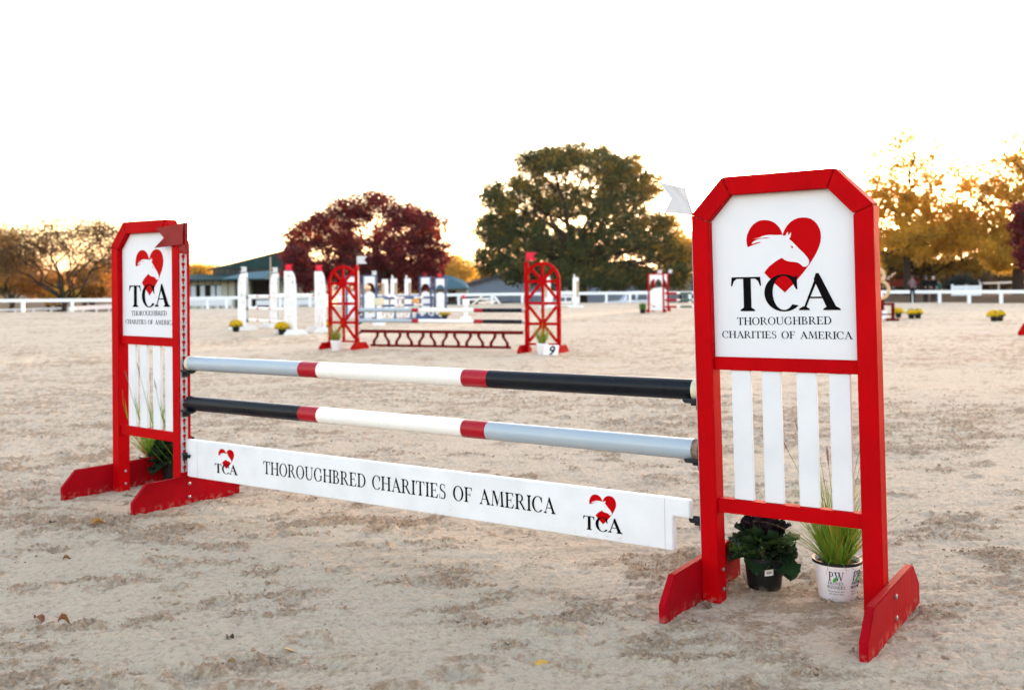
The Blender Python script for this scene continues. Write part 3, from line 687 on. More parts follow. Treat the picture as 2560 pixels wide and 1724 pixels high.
# ------------------------------------------------------------------ potted plants
def pot_mesh(parent, rt, rb, h, m, rim=0.006, ribs=False):
    pr = [(0.001, 0.0), (rb*0.93, 0.0), (rb, 0.006), (rb+(rt-rb)*0.86, h*0.86), (rb+(rt-rb)*0.9+0.003, h*0.88), (rt*0.985, h-0.012), (rt+rim, h-0.010), (rt+rim, h), (rt-0.002, h), (rt-0.006, h-0.02)]
    return MB().lathe(pr, 40).build('pot', m, parent, smooth=True)
def soil(parent, r, z):
    mb = MB(); V = [(0, 0, z+0.008)]; F = []; n = 20
    for k in range(n): V.append((r*math.cos(6.2832*k/n), r*math.sin(6.2832*k/n), z+random.uniform(-.003, .004)))
    for k in range(n): F.append((0, 1+k, 1+(k+1) % n))
    return mb.add(V, F).build('soil', SOIL, parent)
def blade(mb, base, az, ln, lean, w, droop, mi=0, tw=0.0, n=6):
    p = Vector(base); V = []; F = []
    el = math.pi/2-lean; step = ln/n; side = Vector((-math.sin(az+tw), math.cos(az+tw), 0))
    for i in range(n+1):
        s = i/n; ww = w*(1-s**1.6)*0.5+0.0002
        V.append(p-side*ww); V.append(p+side*ww)
        p = p+Vector((math.cos(az)*math.cos(el), math.sin(az)*math.cos(el), math.sin(el)))*step; el -= droop/n*(0.4+1.6*s)
    for i in range(n): F.append((2*i, 2*i+1, 2*i+3, 2*i+2))
    mb.add(V, F, mi); return p
def grass_plant(parent, z, r, nb, lmin, lmax, plumes, seed, w=0.005, yel=0.08, plh=(0.5, 0.75), plaz=None):
    random.seed(seed)
    mb = MB()
    for i in range(nb):
        a = random.uniform(0, 6.283); rr_ = r*math.sqrt(random.random())*0.55; lean = abs(random.gauss(0.12, 0.40))
        blade(mb, (rr_*math.cos(a), rr_*math.sin(a), z), a+random.gauss(0, .5), random.uniform(lmin, lmax), lean, w*random.uniform(.6, 1.2),
              random.uniform(0.2, 1.1)+(1.2 if random.random() < 0.12 else 0), 1 if random.random() < yel else 0, random.uniform(-1, 1))
    o = mb.build('grass_blades', [BLADE, BLADEY], parent, smooth=True); o['kind'] = 'stuff'
    mb = MB()
    for i in range(plumes):
        a = plaz[i % len(plaz)]+random.gauss(0, .1) if plaz else random.uniform(0, 6.283); lean = random.uniform(0.03, 0.30); L = random.uniform(*plh)
        p = Vector((0.02*math.cos(a), 0.02*math.sin(a), z)); pts = [p]; el = math.pi/2-lean
        for k in range(8):
            p = p+Vector((math.cos(a)*math.cos(el), math.sin(a)*math.cos(el), math.sin(el)))*L/8; el -= 0.03; pts.append(p)
        mb.tube(pts, 0.0009, 4, 0)
        d = (pts[-1]-pts[-2]).normalized()
        for k in range(420):
            s = random.random()*0.085; c = pts[-1]+d*(s-0.005); th = random.uniform(0, 6.283)
            rad = 0.010*math.sin(math.pi*min(1, (s+0.006)/0.095))+0.001
            e = Vector((math.cos(th), math.sin(th), 0.5)).normalized()
            q = c+e*rad; sd_ = d.cross(e).normalized()*0.0010
            mb.add([c-sd_, c+sd_, q], [(0, 1, 2)], 1)
    o = mb.build('seed_heads', [BLADE, PLUME], parent); o['kind'] = 'stuff'
def potprint(parent, rt, rb, h, az0, small=True):
    """lettering wrapped on the pot's wall; az0 = azimuth of the print's centre"""
    def mp(cx, w, z0, hh):
        def f(a, b, d):
            z = z0+hh*b; r = rb+(rt-rb)*z/h + 0.0006 - d*1.0
            th = az0+(cx+w*(a-0.5))/r; return (r*math.cos(th), r*math.sin(th), z)
        return f
    global SF; SF = 0.11
    mb = MB()
    letters(mb, 'P', mp(-0.0205, 0.022, 0.096, 0.040)); letters(mb, 'W', mp(0.014, 0.042, 0.096, 0.040))
    letters(mb, 'PROVEN', mp(-0.001, 0.066, 0.0785, 0.0130), gap=0.12); letters(mb, 'WINNERS', mp(0.0, 0.078, 0.0610, 0.0130), gap=0.12); SF = 0.145
    mb.build('lettering', NAVYT, parent)
    lf = MB(); q = mp(0, 1, 0, 1)
    P = [(-0.012, 0.090), (-0.013, 0.100), (-0.006, 0.108), (0.004, 0.117), (0.006, 0.108), (0.002, 0.097), (-0.005, 0.091)]
    lf.poly([(x+0.5, z) for x, z in P], [], 0.0, -0.0016, lambda a, b, d: mp(0, 1, 0, 1)(a, b, d)); lf.build('leaf_mark', GRN, parent)
    for txt, z0, w in (('A Better Garden Starts', 0.0465, 0.072), ('with a Better Plant', 0.0345, 0.062)):
        cu = bpy.data.curves.new('t', 'FONT'); cu.body = txt; cu.size = 1; ob = bpy.data.objects.new('t', cu)
        me = ob.to_mesh(); xs = [v.co.x for v in me.vertices]; x0, x1 = min(xs), max(xs); mb = MB()
        vs_ = []
        for v in me.vertices:
            a = (v.co.x-x0)/(x1-x0); z = z0+v.co.y*0.0095; r = rb+(rt-rb)*z/h+0.0010; th = az0+(w*(a-0.5))/r
            vs_.append((r*math.cos(th), r*math.sin(th), z))
        mb.add(vs_, [tuple(p.vertices) for p in me.polygons]); mb.build('small_print', NAVYT, parent)
        ob.to_mesh_clear(); bpy.data.objects.remove(ob); bpy.data.curves.remove(cu)
def awayfrom(x, y, r):
    d = np.array([x, y])-CAM[:2]; d /= np.linalg.norm(d); return (x+d[0]*r, y+d[1]*r)
def az_to_cam(x, y): return math.atan2(CAM[1]-y, CAM[0]-x)
# right stand: grass in the white printed pot
px_, py_ = awayfrom(4.8464, 0.3034, 0.078)
t = thing('potted_grass', 'fountain grass in a white printed plastic pot under the right standard', 'potted plant', (px_, py_, -0.006))
aw = az_to_cam(px_, py_)
pot_mesh(t, 0.098, 0.079, 0.170, POTW)
MB().lathe([(0.099, 0.160), (0.1065, 0.160), (0.1065, 0.172), (0.099, 0.172)], 40).build('rim', POTK, t, smooth=True)
soil(t, 0.094, 0.150)
potprint(t, 0.098, 0.079, 0.170, aw-0.06); potprint(t, 0.098, 0.079, 0.170, aw+1.13)
grass_plant(t, 0.150, 0.09, 480, 0.18, 0.42, 12, 3, w=0.0065, plh=(0.42, 0.60))
# right stand: ornamental kale
def kale_leaf(mb, s=1.0, seed=0):
    rnd = random.Random(seed); nu, nv = 9, 11; V = []; F = []; ph = rnd.uniform(0, 6)
    for i in range(nu):
        u = i/(nu-1)
        for j in range(nv):
            v = -1+2*j/(nv-1)
            wd = 0.052*math.sin(math.pi*min(0.97, u*0.75+0.10))**0.7*(1+0.05*rnd.uniform(-1, 1)); y = v*wd*s
            x = u*0.115*s*(1-0.12*v*v)
            ed = max(abs(v), u)**5
            z = s*(0.045*u*u-0.018*u**3 + 0.018*v*v) + s*ed*0.010*math.sin(ph+v*13+u*17)+s*ed*0.005*math.sin(ph*2+v*29)
            V.append((x+s*ed*0.003*math.sin(v*31+ph), y, z))
    for i in range(nu-1):
        for j in range(nv-1): a = i*nv+j; F.append((a, a+1, a+nv+1, a+nv))
    mb.add(V, F)
KO = mat('kale_outer_leaf', (0.010, 0.026, 0.010), 0.6, 0.2, col2=(0.022, 0.055, 0.020), nscale=30, bump=0.5, trans=0.12)
KI = mat('kale_inner_leaf', (0.012, 0.010, 0.012), 0.6, 0.2, col2=(0.022, 0.012, 0.022), nscale=30, bump=0.5, trans=0.1)
KB = mat('kale_bright_leaf', (0.06, 0.14, 0.025), 0.5, 0.4, noise=0.3, nscale=25, trans=0.25)
def kale(parent, z, seed, scale=1.0, dark=False):
    random.seed(seed); protos = []
    for k in range(4):
        mb = MB(); kale_leaf(mb, 1.0, k); protos.append(mb)
    meshes = {}
    for k in range(4):
        for nm, mm in (('o', KO), ('i', KI), ('b', KB)):
            me = bpy.data.meshes.new('leaf'); me.from_pydata(protos[k].v, [], protos[k].f); me.materials.append(mm)
            me.polygons.foreach_set('use_smooth', [True]*len(me.polygons)); meshes[(k, nm)] = me
    n = 58
    for i in range(n):
        s = i/(n-1); a = i*2.39996+random.gauss(0, .15)
        el = -0.70+1.95*s**0.9+random.gauss(0, .08); hz = z+0.022+0.105*s*scale; rad = 0.012+0.014*(1-s)
        typ = 'i' if s > 0.5 else ('b' if (not dark and random.random() < 0.18) else 'o')
        o = bpy.data.objects.new('leaf', meshes[(i % 4, typ)]); COL.objects.link(o); o.parent = parent
        o.location = (rad*math.cos(a), rad*math.sin(a), hz); o.rotation_euler = (random.gauss(0, .15), -el, a)
        sc = (1.02-0.50*s**1.5)*scale*random.uniform(.9, 1.1); o.scale = (sc, sc, sc)
kx, ky = awayfrom(4.5327, 0.2667, 0.072)
t = thing('potted_kale', 'dark ornamental kale in a black nursery pot with a white sticker, under the right standard', 'potted plant', (kx, ky, -0.004))
pot_mesh(t, 0.090, 0.074, 0.150, POTK); soil(t, 0.085, 0.135); kale(t, 0.130, 5, 1.2)
ak = az_to_cam(kx, ky)
mb = MB()
def mk(a, b, d):
    r = 0.0745+(0.090-0.0745)*(0.088+b)/0.150+d; th = ak+0.02+a/0.083; return (r*math.cos(th), r*math.sin(th), 0.088+b+a*0.12)
for i in range(10):
    a0_, a1_ = 0.0038*i, 0.0038*(i+1); mb.add([mk(a0_, -0.013, 0.0016), mk(a1_, -0.013, 0.0016), mk(a1_, 0.015, 0.0016), mk(a0_, 0.015, 0.0016)], [(0, 1, 2, 3)])
st_ = mb.build('barcode_sticker', PAPER, t)
mb = MB()
for i in range(11):
    x = 0.008+i*0.0021; mb.poly([(x, -0.004), (x+random.uniform(.0006, .0014), -0.004), (x+0.001, 0.006), (x, 0.006)], [], 0.0020, 0.0024, mk)
mb.build('bars', BLACKT, st_)
# left stand pots
lx, ly = awapos = awayfrom(0.165, 0.385, 0.07)
t = thing('potted_kale', 'very dark leafy kale in a black pot behind the right post of the left standard', 'potted plant', (lx, ly, -0.004))
pot_mesh(t, 0.090, 0.074, 0.150, POTK); soil(t, 0.085, 0.135); kale(t, 0.130, 9, 1.4, dark=True)
lx, ly = awayfrom(-0.005, 0.335, 0.16)
t = thing('potted_grass', 'grass with yellowed drooping blades in a white pot under the left standard', 'potted plant', (lx, ly, -0.004))
pot_mesh(t, 0.098, 0.079, 0.170, POTW)
MB().lathe([(0.099, 0.160), (0.1065, 0.160), (0.1065, 0.172), (0.099, 0.172)], 40).build('rim', POTK, t, smooth=True)
soil(t, 0.094, 0.150); grass_plant(t, 0.150, 0.09, 170, 0.20, 0.46, 5, 8, w=0.009, yel=0.14, plh=(0.52, 0.72))
random.seed(4); mb = MB()
for i in range(9): blade(mb, (0.03*math.cos(3.4), 0.03*math.sin(3.4), 0.155), aw+random.uniform(-1.5, -0.2), random.uniform(.25, .36), random.uniform(.5, .9), 0.009, 2.3, 1, 0.3, 9)
mb.build('yellow_blades', [BLADE, BLADEY], t, smooth=True)['kind'] = 'stuff'

# stalks that lean through the gaps between the slats of the left standard
mb = MB(); inv = t.matrix_basis.inverted(); random.seed(15)
for gx, tx, tz, ty in ((0.262, 0.205, 0.80, -0.020), (0.262, 0.285, 0.66, -0.012), (0.402, 0.350, 0.86, -0.025), (0.540, 0.525, 0.76, -0.015), (0.540, 0.575, 0.62, -0.01), (0.120, 0.125, 0.70, 0.00)):
    path = [MA@Vector((gx*0.7+0.08, 0.28, 0.17)), MA@Vector((gx*0.9+0.02, 0.14, 0.34)), MA@Vector((gx, 0.039, 0.50)), MA@Vector(((gx+tx)/2, 0.006, (0.50+tz)/2)), MA@Vector((tx, ty, tz))]
    pts = [inv@p for p in path]; mb.tube(pts, [0.0022, 0.0022, 0.002, 0.0015, 0.0009], 5, 0)
    b0, b1 = pts[2], pts[3]; sd_ = Vector((0.004, 0.002, 0)); mb.add([b0-sd_, b0+sd_, b1+Vector((0.012, 0, 0.05))], [(0, 1, 2)], 0)
    d = (pts[-1]-pts[-2]).normalized()
    for k in range(420 if tz > 0.7 else 0):
        q_ = random.random()*0.085; c = pts[-1]+d*(q_-0.05); th = random.uniform(0, 6.283); rad = 0.009*math.sin(math.pi*min(1, (q_+0.006)/0.095))+0.001
        e = Vector((math.cos(th), math.sin(th), 0.5)).normalized(); w_ = d.cross(e).normalized()*0.001; mb.add([c-w_, c+w_, c+e*rad], [(0, 1, 2)], 1)
mb.build('leaning_stalks', [BLADE, PLUME], t)['kind'] = 'stuff'

# ------------------------------------------------------------------ fallen leaves on the sand
def fallen(pos, colr, size, label, curl, rz, nm='fallen_leaf'):
    size *= 0.9
    m = mat('dry_leaf', colr, 0.6, 0.3, noise=0.35, nscale=60, trans=0.15)
    mb = MB(); n = 8; V = []; F = []
    rnd = random.Random(int(pos[0]*1000))
    for i in range(n+1):
        s = i/n; w = 0.42*size*math.sin(math.pi*(0.04+0.92*s)**0.85)*(1+0.12*rnd.uniform(-1, 1))
        for j in (-1, -0.5, 0, 0.5, 1):
            V.append(((s-0.5)*size, w*j*(1-0.35*curl), curl*size*0.45*(j*j*math.sin(math.pi*min(1, s+.1))+0.5*math.sin(5*s))+0.002))
    for i in range(n):
        for j in range(4): a = i*5+j; F.append((a, a+1, a+6, a+5))
    mb.add(V, F); mb.tube([(-0.5*size, 0, curl*size*0.4), (-0.8*size, 0.02*size, curl*size*0.5+0.003)], 0.0008, 4)
    o = mb.build(nm, m, smooth=True); o.location = (pos[0], pos[1], groundz(pos[0], pos[1])+0.003); o.rotation_euler = (rnd.gauss(0, .15), rnd.gauss(0, .15), rz)
    return tag(o, label, 'leaf')
def groundz(x, y):
    dx, dy = x-CAM[0], y-CAM[1]; a = math.atan2(dx*rgt[0]+dy*rgt[1], dx*fwd[0]+dy*fwd[1]); d = math.hypot(dx, dy)
    i = min(np.searchsorted(RR, d), len(RR)-1); j = int(np.clip(round((a+0.72)/1.44*1079), 0, 1079)); return float(GZ[i, j])
fallen((0.603, -0.781), (0.10, 0.07, 0.05), 0.07, 'dark brown curled leaf on the sand left of the golden one, before the left standard', 0.5, 0.3)
fallen((0.854, -0.644), (0.42, 0.20, 0.03), 0.085, 'golden brown curled leaf on the sand just in front of the left standard', 0.55, 1.2)
fallen((1.374, -1.156), (0.22, 0.11, 0.04), 0.05, 'small brown crumpled leaf on the sand in the lower left', 0.7, 0.9)
fallen((2.187, -1.77), (0.20, 0.075, 0.03), 0.065, 'reddish brown leaf near the lower left edge of the sand', 0.5, 0.2)
fallen((2.35, -1.755), (0.22, 0.09, 0.04), 0.06, 'twisted reddish brown leaf standing on edge, lower left sand', 0.9, 1.3)
fallen((3.01, -1.459), (0.09, 0.07, 0.055), 0.05, 'small dark grey brown leaf on the sand below the plank', 0.6, 1.9)
fallen((3.311, -1.415), (0.62, 0.42, 0.18), 0.075, 'flat pale yellow leaf lying on the sand near the bottom left of centre', 0.06, 0.2)
fallen((3.205, -1.61), (0.30, 0.17, 0.06), 0.035, 'tiny tan leaf scrap nearest the bottom edge of the sand', 0.7, 0.5)
fallen((4.188, -1.004), (0.62, 0.36, 0.05), 0.085, 'narrow yellow leaf lying flat at the bottom centre of the sand', 0.08, 0.65)
fallen((4.413, -0.08), (0.16, 0.09, 0.06), 0.06, 'brown leaf against the left post foot of the right standard', 0.4, 0.1)
fallen((4.442, -0.278), (0.18, 0.12, 0.08), 0.035, 'small curled brown scrap beside the left foot of the right standard', 0.6, 1.5)
random.seed(12)
sp_ = thing('green_sprig', 'short broken green leafy sprig on the sand between the feet of the left standard', 'sprig', (0.24, -0.075, groundz(0.24, -0.075)+0.006), 0.4)
MB().tube([(0, 0, 0), (0.05, 0.0, 0.004), (0.10, -0.012, 0.002)], 0.0015, 5).build('stem', MUMG, sp_)
mb = MB()
for i in range(16): blade(mb, (0.006*i, -0.001*i, 0.003), random.uniform(0, 6.28), random.uniform(.012, .025), 1.0, 0.009, 0.5, 0, 0, 3)
mb.build('leaves', MUMG, sp_)['kind'] = 'stuff'

# ------------------------------------------------------------------ background jumps
def lat(u, D): return gd(u, D)
def face(du=0.0): return CY+du                 # yaw of something whose width runs along the picture, turned by du
def feet_pair(parent, xs, m, L=0.72, h=0.15, t=0.04, zb=-0.02, yc=0.04):
    for x in xs:
        P = [(yc-L/2, zb), (yc+L/2, zb), (yc+L/2, 0.05), (yc+L/2-0.13, h), (yc-L/2+0.13, h), (yc-L/2, 0.05)]
        MB().poly(P, [], x, x+t, lambda a, b, d: (d, a, b)).build('foot', m, parent, bevel=0.003)
def small_flag(parent, x, z, m, dirx=1, y=0.04, w=0.22, h=0.17, stick=0.21):
    MB().tube([(x, y, z-0.02), (x, y, z+stick)], 0.008, 6).build('flag_stick', m, parent)
    a = z+stick; th = CY+0.25*dirx-parent.rotation_euler.z; cx_, cy_ = math.cos(th)*dirx*w, math.sin(th)*dirx*w      # the breeze holds every flag out the same way
    flag(parent, [(x, y, a), (x, y, a-h), (x+cx_, y+cy_, a-h), (x+cx_*0.72, y+cy_*0.72, a-h/2), (x+cx_, y+cy_, a)], m, 0.003, 0.008)
def wheel_stand(name, label, loc, rz, m, mirror=False, flagm=None, Wd=0.771, group=None, mfoot=None, flagdir=1, thick=1.0):
    t = thing(name, label, 'jump standard', loc, rz, group)
    X = (lambda x: Wd-x) if mirror else (lambda x: x)
    cx = Wd*0.503; pw = 0.082*thick
    def bx(x0, x1, y0, y1, z0, z1, nm):
        a, b = sorted((X(x0), X(x1))); return MB().box(a, b, y0, y1, z0, z1).build(nm, m, t, bevel=0.003)
    bx(0, pw, 0, 0.08, -0.02, 1.851, 'post'); bx(Wd-pw*0.9, Wd, 0, 0.08, -0.02, 1.462, 'post')
    ar = Wd/2; cz_ = 1.851-ar
    P = ell(cx, cz_, ar, ar, 0, 172, 22)+ell(cx, cz_, ar-0.062*thick, ar-0.062*thick, 172, 0, 22)
    MB().poly([(X(a), b) for a, b in P], [], 0.012, 0.060, XZ).build('arch', m, t)
    k = 0
    def spoke(x0, z0, x1, z1, w=0.060):
        nonlocal k; k += 1
        MB().bar((X(x0), 0.036+0.0009*k, z0), (X(x1), 0.036+0.0009*k, z1), w*thick, 0.030).build('spoke', m, t)
    def hub(z, r):
        MB().poly([(X(a), b) for a, b in ell(cx, z, r, r, 22.5, 337.5+0.01, 7)], [], 0.016, 0.030, XZ).build('hub', m, t)
    zc = cz_-0.01; a2 = (ar-0.03)*0.707
    spoke(cx, zc, cx, cz_+ar-0.03); spoke(pw, zc-0.008, Wd-pw*0.9, zc-0.008)
    spoke(cx, zc, cx-a2, cz_+a2); spoke(cx, zc, cx+a2, cz_+a2)
    spoke(cx, zc, pw, 1.10); spoke(cx, zc, Wd-pw, 1.10); spoke(cx, 1.0, cx, zc)
    spoke(pw, 1.0, Wd-pw*0.9, 1.0, 0.058); spoke(cx, 0.16, cx, 1.0)
    spoke(cx, 0.58, pw, 0.94); spoke(cx, 0.58, Wd-pw, 0.94); spoke(cx, 0.58, pw, 0.22); spoke(cx, 0.58, Wd-pw, 0.22)
    spoke(pw, 0.58, Wd-pw*0.9, 0.58); spoke(pw, 0.165, Wd-pw*0.9, 0.165, 0.04)
    hub(zc, 0.105); hub(0.58, 0.09)
    feet_pair(t, (sorted((X(-0.042), X(-0.002)))[0], sorted((X(Wd+0.002), X(Wd+0.042)))[0]), mfoot or m)
    xs = sorted((X(-0.0015), X(-0.006))); MB().box(xs[0], xs[1], 0.018, 0.062, 0.25, 1.72).build('keyhole_track', STEEL, t)
    if flagm: small_flag(t, X(0.03), 1.84, flagm, flagdir)
    return t
def local(o, p):
    m = Matrix.Translation(o.location)@Matrix.Rotation(o.rotation_euler.z, 4, 'Z'); return m@Vector(p)

wl = gd(819, 22.3); wr = gd(1310.5, 20.5)
dirj = math.atan2(wr.y-wl.y, wr.x-wl.x)
WLs = wheel_stand('jump_standard', 'red wheel patterned standard with a white flag on its right post', wl, dirj, LRED, True, FLAGW, group='red wheel standards of jump nine')
wheel_stand('jump_standard', 'red wheel patterned standard with a small red flag, behind the white number nine card', wr, dirj, LRED, False, HOTR, group='red wheel standards of jump nine')
dj = Vector((math.cos(dirj), math.sin(dirj), 0)); pj = Vector((-dj.y, dj.x, 0))
a0 = wl+dj*0.80+pj*0.04; a1 = wr-dj*0.03+pj*0.04
LP = (a1-a0).length
for z0, z1, lab in ((0.86, 0.855, 'upper'), (0.63, 0.62, 'lower')):
    pole('jump_pole', lab+' round pole of the jump behind, between the two red wheel standards', a0+Vector((0, 0, z0)), a1+Vector((0, 0, z1)),
         [(0.335, GREY), (0.378, POLER), (0.712, POLEW), (0.765, POLER), (1, POLEK)], 0.044, (GREY, GREY), group='poles of jump nine', n=14)
for st_, s, xx in ((WLs, 1, 0.775), ):
    for z in (0.80, 0.57, 0.36): cup(st_, xx, 1, z, yc=0.04)
g = thing('jump_gate', 'dark red openwork gate of curved bars hanging under the poles between the wheel standards', 'jump gate', a0, dirj)
MB().box(0.02, LP-0.02, -0.02, 0.02, 0.36, 0.43).build('top_rail', MAROON, g); MB().box(0.27, LP-0.30, -0.02, 0.02, 0.06, 0.115).build('bottom_rail', MAROON, g)
nb = 12
for i in range(nb):
    xc = 0.40+(LP-0.82)*i/(nb-1); s = 1 if i % 2 else -1; Pa = []; Pb = []
    for k in range(9):
        u = k/8; z = 0.113+(0.362-0.113)*u; x = xc+s*0.085*(0.5-u)+s*0.022*math.sin(2*math.pi*u); Pa.append((x-0.030, z)); Pb.append((x+0.030, z))
    MB().poly(Pa+Pb[::-1], [], -0.016, 0.016, XZ).build('curved_bar', MAROON, g)
def far_grass(label, loc, seed, rz=0):
    t = thing('potted_grass', label, 'potted plant', loc, rz)
    pot_mesh(t, 0.115, 0.09, 0.23, POTW); soil(t, 0.10, 0.21); grass_plant(t, 0.21, 0.10, 130, 0.2, 0.48, 12, seed, w=0.012, yel=0.25, plh=(0.5, 0.8)); return t
far_grass('reddish topped grass in a small white pot before the left wheel standard', gp(840, 877), 21)
far_grass('grass with brown plumes in a white pot behind the number nine card', gp(1356, 887), 22)
nc = gp(1377, 889); t = thing('number_marker', 'white box marker with a black number nine at the right wheel standard foot', 'number sign', nc, face(-0.12))
MB().poly([(-0.15, 0), (0.13, 0), (0.155, 0.20), (-0.13, 0.21)], [], 0, 0.09, XZ).build('box', LWHITE, t, bevel=0.004)
cu = bpy.data.curves.new('nine', 'FONT'); cu.body = '9'; cu.size = 0.24; cu.shear = 0.25; cu.offset = 0.006; cu.extrude = 0.001
ob = bpy.data.objects.new('nine', cu); me = ob.to_mesh().copy(); bpy.data.objects.remove(ob)
o9 = bpy.data.objects.new('numeral', me); COL.objects.link(o9); me.materials.append(NAVYT); o9.parent = t; o9.location = (-0.055, -0.003, 0.020); o9.rotation_euler = (math.pi/2, 0, 0)

# white wheel-patterned standards on the left
qa, qb = gd(603, 32.6), gd(721, 29.2); dirq = math.atan2(qb.y-qa.y, qb.x-qa.x)
dq = Vector((math.cos(dirq), math.sin(dirq), 0))
qc, qd = gd(682, 34.2), gd(796, 30.4); dirr = math.atan2(qd.y-qc.y, qd.x-qc.x); dr = Vector((math.cos(dirr), math.sin(dirr), 0))
gw = 'white arched standards on the left'
QA = wheel_stand('jump_standard', 'leftmost white arched standard, white flag, yellow flowers at its foot', qa-dq*0.35, dirq, LWHITE, True, FLAGW, group=gw, flagdir=-1, thick=1.35)
QB = wheel_stand('jump_standard', 'white arched standard with a thin red flag, nearest of the middle white pair', qb-dq*0.35, dirq, LWHITE, False, HOTR, group=gw, thick=1.35)
QC = wheel_stand('jump_standard', 'white arched standard with a white flag, half hidden behind its neighbour', qc-dr*0.35, dirr, LWHITE, True, FLAGW, group=gw, flagdir=-1, thick=1.35)
QD = wheel_stand('jump_standard', 'rightmost white arched standard under a bright red swallowtail flag, beside the red wheel standard', qd-dr*0.35, dirr, LWHITE, False, HOTR, group=gw, thick=1.35)
def rail_between(A, ax, B, bx_, z, label, segs, r=0.045, caps=(GREY, GREY), group=None, yy=0.04):
    p = local(A, (ax, yy, z)); q = local(B, (bx_, yy, z)); return pole('jump_pole', label, p, q, segs, r, caps, group=group, n=12)
for z, lab in ((1.10, 'top'), (0.72, 'middle'), (0.34, 'lowest')):
    rail_between(QA, 0.79, QB, -0.02, z, lab+' white pole with red bands between the left white standards', [(0.06, POLEK), (0.30, POLEW), (0.34, POLER), (0.62, POLEW), (0.66, POLER), (1, POLEW)], group='poles of the white jump')
rail_between(QC, 0.79, QD, -0.02, 1.12, 'white pole at the back of the white jump, reaching the rightmost white standard', [(0.35, POLEW), (0.39, POLER), (0.95, POLEW), (1, POLER)], group='poles of the white jump')
for z in (1.05, 0.67, 0.29): cup(QA, 0.775, 1, z, yc=0.04)

# navy and white panelled standards
def panel_stand(label, loc, rz, frame, Wd=0.62, H=1.84, group=None, flagm=None, fx=0.5, fdir=1, mfoot=None, tailhole=False):
    t = thing('jump_standard', label, 'jump standard', loc, rz, group)
    pw = 0.085
    for x in (0, Wd-pw): MB().box(x, x+pw, 0, 0.085, -0.02, H).build('post', frame, t, bevel=0.003)
    MB().box(pw+0.001, Wd-pw-0.001, 0.005, 0.075, H-0.05, H-0.004).build('top_rail', frame, t)
    w = Wd-2*pw; x0, x1 = pw+0.001, Wd-pw-0.001; xc = Wd/2; r = w/2*0.93
    zh = H*0.71
    head = [(x0, H-0.051), (x1, H-0.051), (x1, zh-0.01)]+ell(xc, zh, r, r*1.05, 0, 180, 14)+[(x0, zh-0.01)]
    MB().poly(head, [], 0.030, 0.050, XZ).build('arched_head_board', LWHITE, t)
    ov = ell(xc, H*0.63-r*0.9, r, r*0.9, 0, 180, 14)+ell(xc, H*0.30, r, r*0.9, 180, 360, 14)
    MB().poly(ov, [], 0.031, 0.049, XZ).build('oval_board', LWHITE, t)
    low = [(x0, 0.10), (x1, 0.10), (x1, H*0.24)]+ell(xc, H*0.24, r, r*0.75, 360, 180, 14)+[(x0, H*0.24)]
    MB().poly(low, [], 0.030, 0.050, XZ).build('base_board', LWHITE, t)
    feet_pair(t, (-0.042, Wd+0.002), mfoot or frame, 0.7, 0.16)
    if flagm: small_flag(t, Wd*fx, H-0.02, flagm, fdir, stick=0.19)
    return t
ba, bb = gd(863, 41.5), gd(1047, 45.0); dirb = math.atan2(bb.y-ba.y, bb.x-ba.x)-0.1
gb = 'navy and white standards'
B1 = panel_stand('navy and white oval panelled standard seen through the red wheel standard', ba, face(0.10), NAVY, group=gb, flagm=FLAGW, fx=0.9, fdir=-1)
B2 = panel_stand('navy and white oval panelled standard just right of the red wheel, with a white flag', gd(904.5, 40.8), face(0.05), NAVY, group=gb, flagm=FLAGW, fx=0.95, fdir=-1)
B3 = panel_stand('navy and white panelled standard, left of the far pair, with a dull red flag', gd(1047.5, 44.6), face(-0.02), NAVY, Wd=0.57, H=1.80, group=gb, flagm=FLAGR, fx=0.3)
B4 = panel_stand('navy and white panelled standard, right of the far pair, orange red flag above', gd(1084.5, 43.2), face(-0.02), NAVY, Wd=0.55, H=1.74, group=gb, flagm=HOTR, fx=0.3)
sg = [(0.04, CREAM), (0.17, POLEW), (0.19, ORANGE), (0.24, POLEW), (0.42, NAVY), (0.48, POLEW), (0.50, ORANGE), (0.58, POLEW), (1.0, NAVY)]
sg2 = [(0.05, CREAM), (0.27, NAVY), (0.35, POLEW), (0.37, ORANGE), (0.44, POLEW), (0.62, NAVY), (0.70, POLEW), (0.72, ORANGE), (0.79, POLEW), (1.0, NAVY)]
rail_between(B1, 0.66, B3, -0.02, 0.92, 'farther navy pole with white bands and orange spots', sg, 0.05, group='navy and white poles')
rail_between(B2, 0.66, B4, -0.02, 0.88, 'upper navy pole with white bands between the navy standards', sg2, 0.05, group='navy and white poles')
rail_between(B2, 0.66, B4, -0.02, 0.57, 'lower navy pole with white bands between the navy standards', sg2, 0.05, group='navy and white poles')
gl = gd(946, 39.6); gr_ = gd(1106, 41.8); dirg = math.atan2(gr_.y-gl.y, gr_.x-gl.x); Lg = (gr_-gl).length
g = thing('jump_filler', 'low white filler gate with hoops and navy dividers under the navy poles', 'jump filler', gl, dirg)
MB().box(0, Lg, 0, 0.05, 0.40, 0.47).build('top_rail', LWHITE, g); MB().box(0, Lg, 0.0, 0.30, 0.0, 0.07).build('base_rail', NAVY, g)
for i in range(5): MB().box(Lg*i/4-0.03, Lg*i/4+0.03, -0.003, 0.053, 0.07, 0.40).build('divider', NAVY, g)
for i in range(8):
    xc = Lg*(i+0.5)/8; w = Lg/16*0.8
    MB().poly(ell(xc, 0.30, w, 0.2, 180, 360, 12)+ell(xc, 0.30, w*0.6, 0.13, 360, 180, 12), [], 0.01, 0.04, XZ).build('hoop', LWHITE, g)
P = [(0, 0.0), (1.3, 0.0), (1.1, 0.20), (0.8, 0.12), (0.55, 0.26), (0.3, 0.12), (0.05, 0.30)]
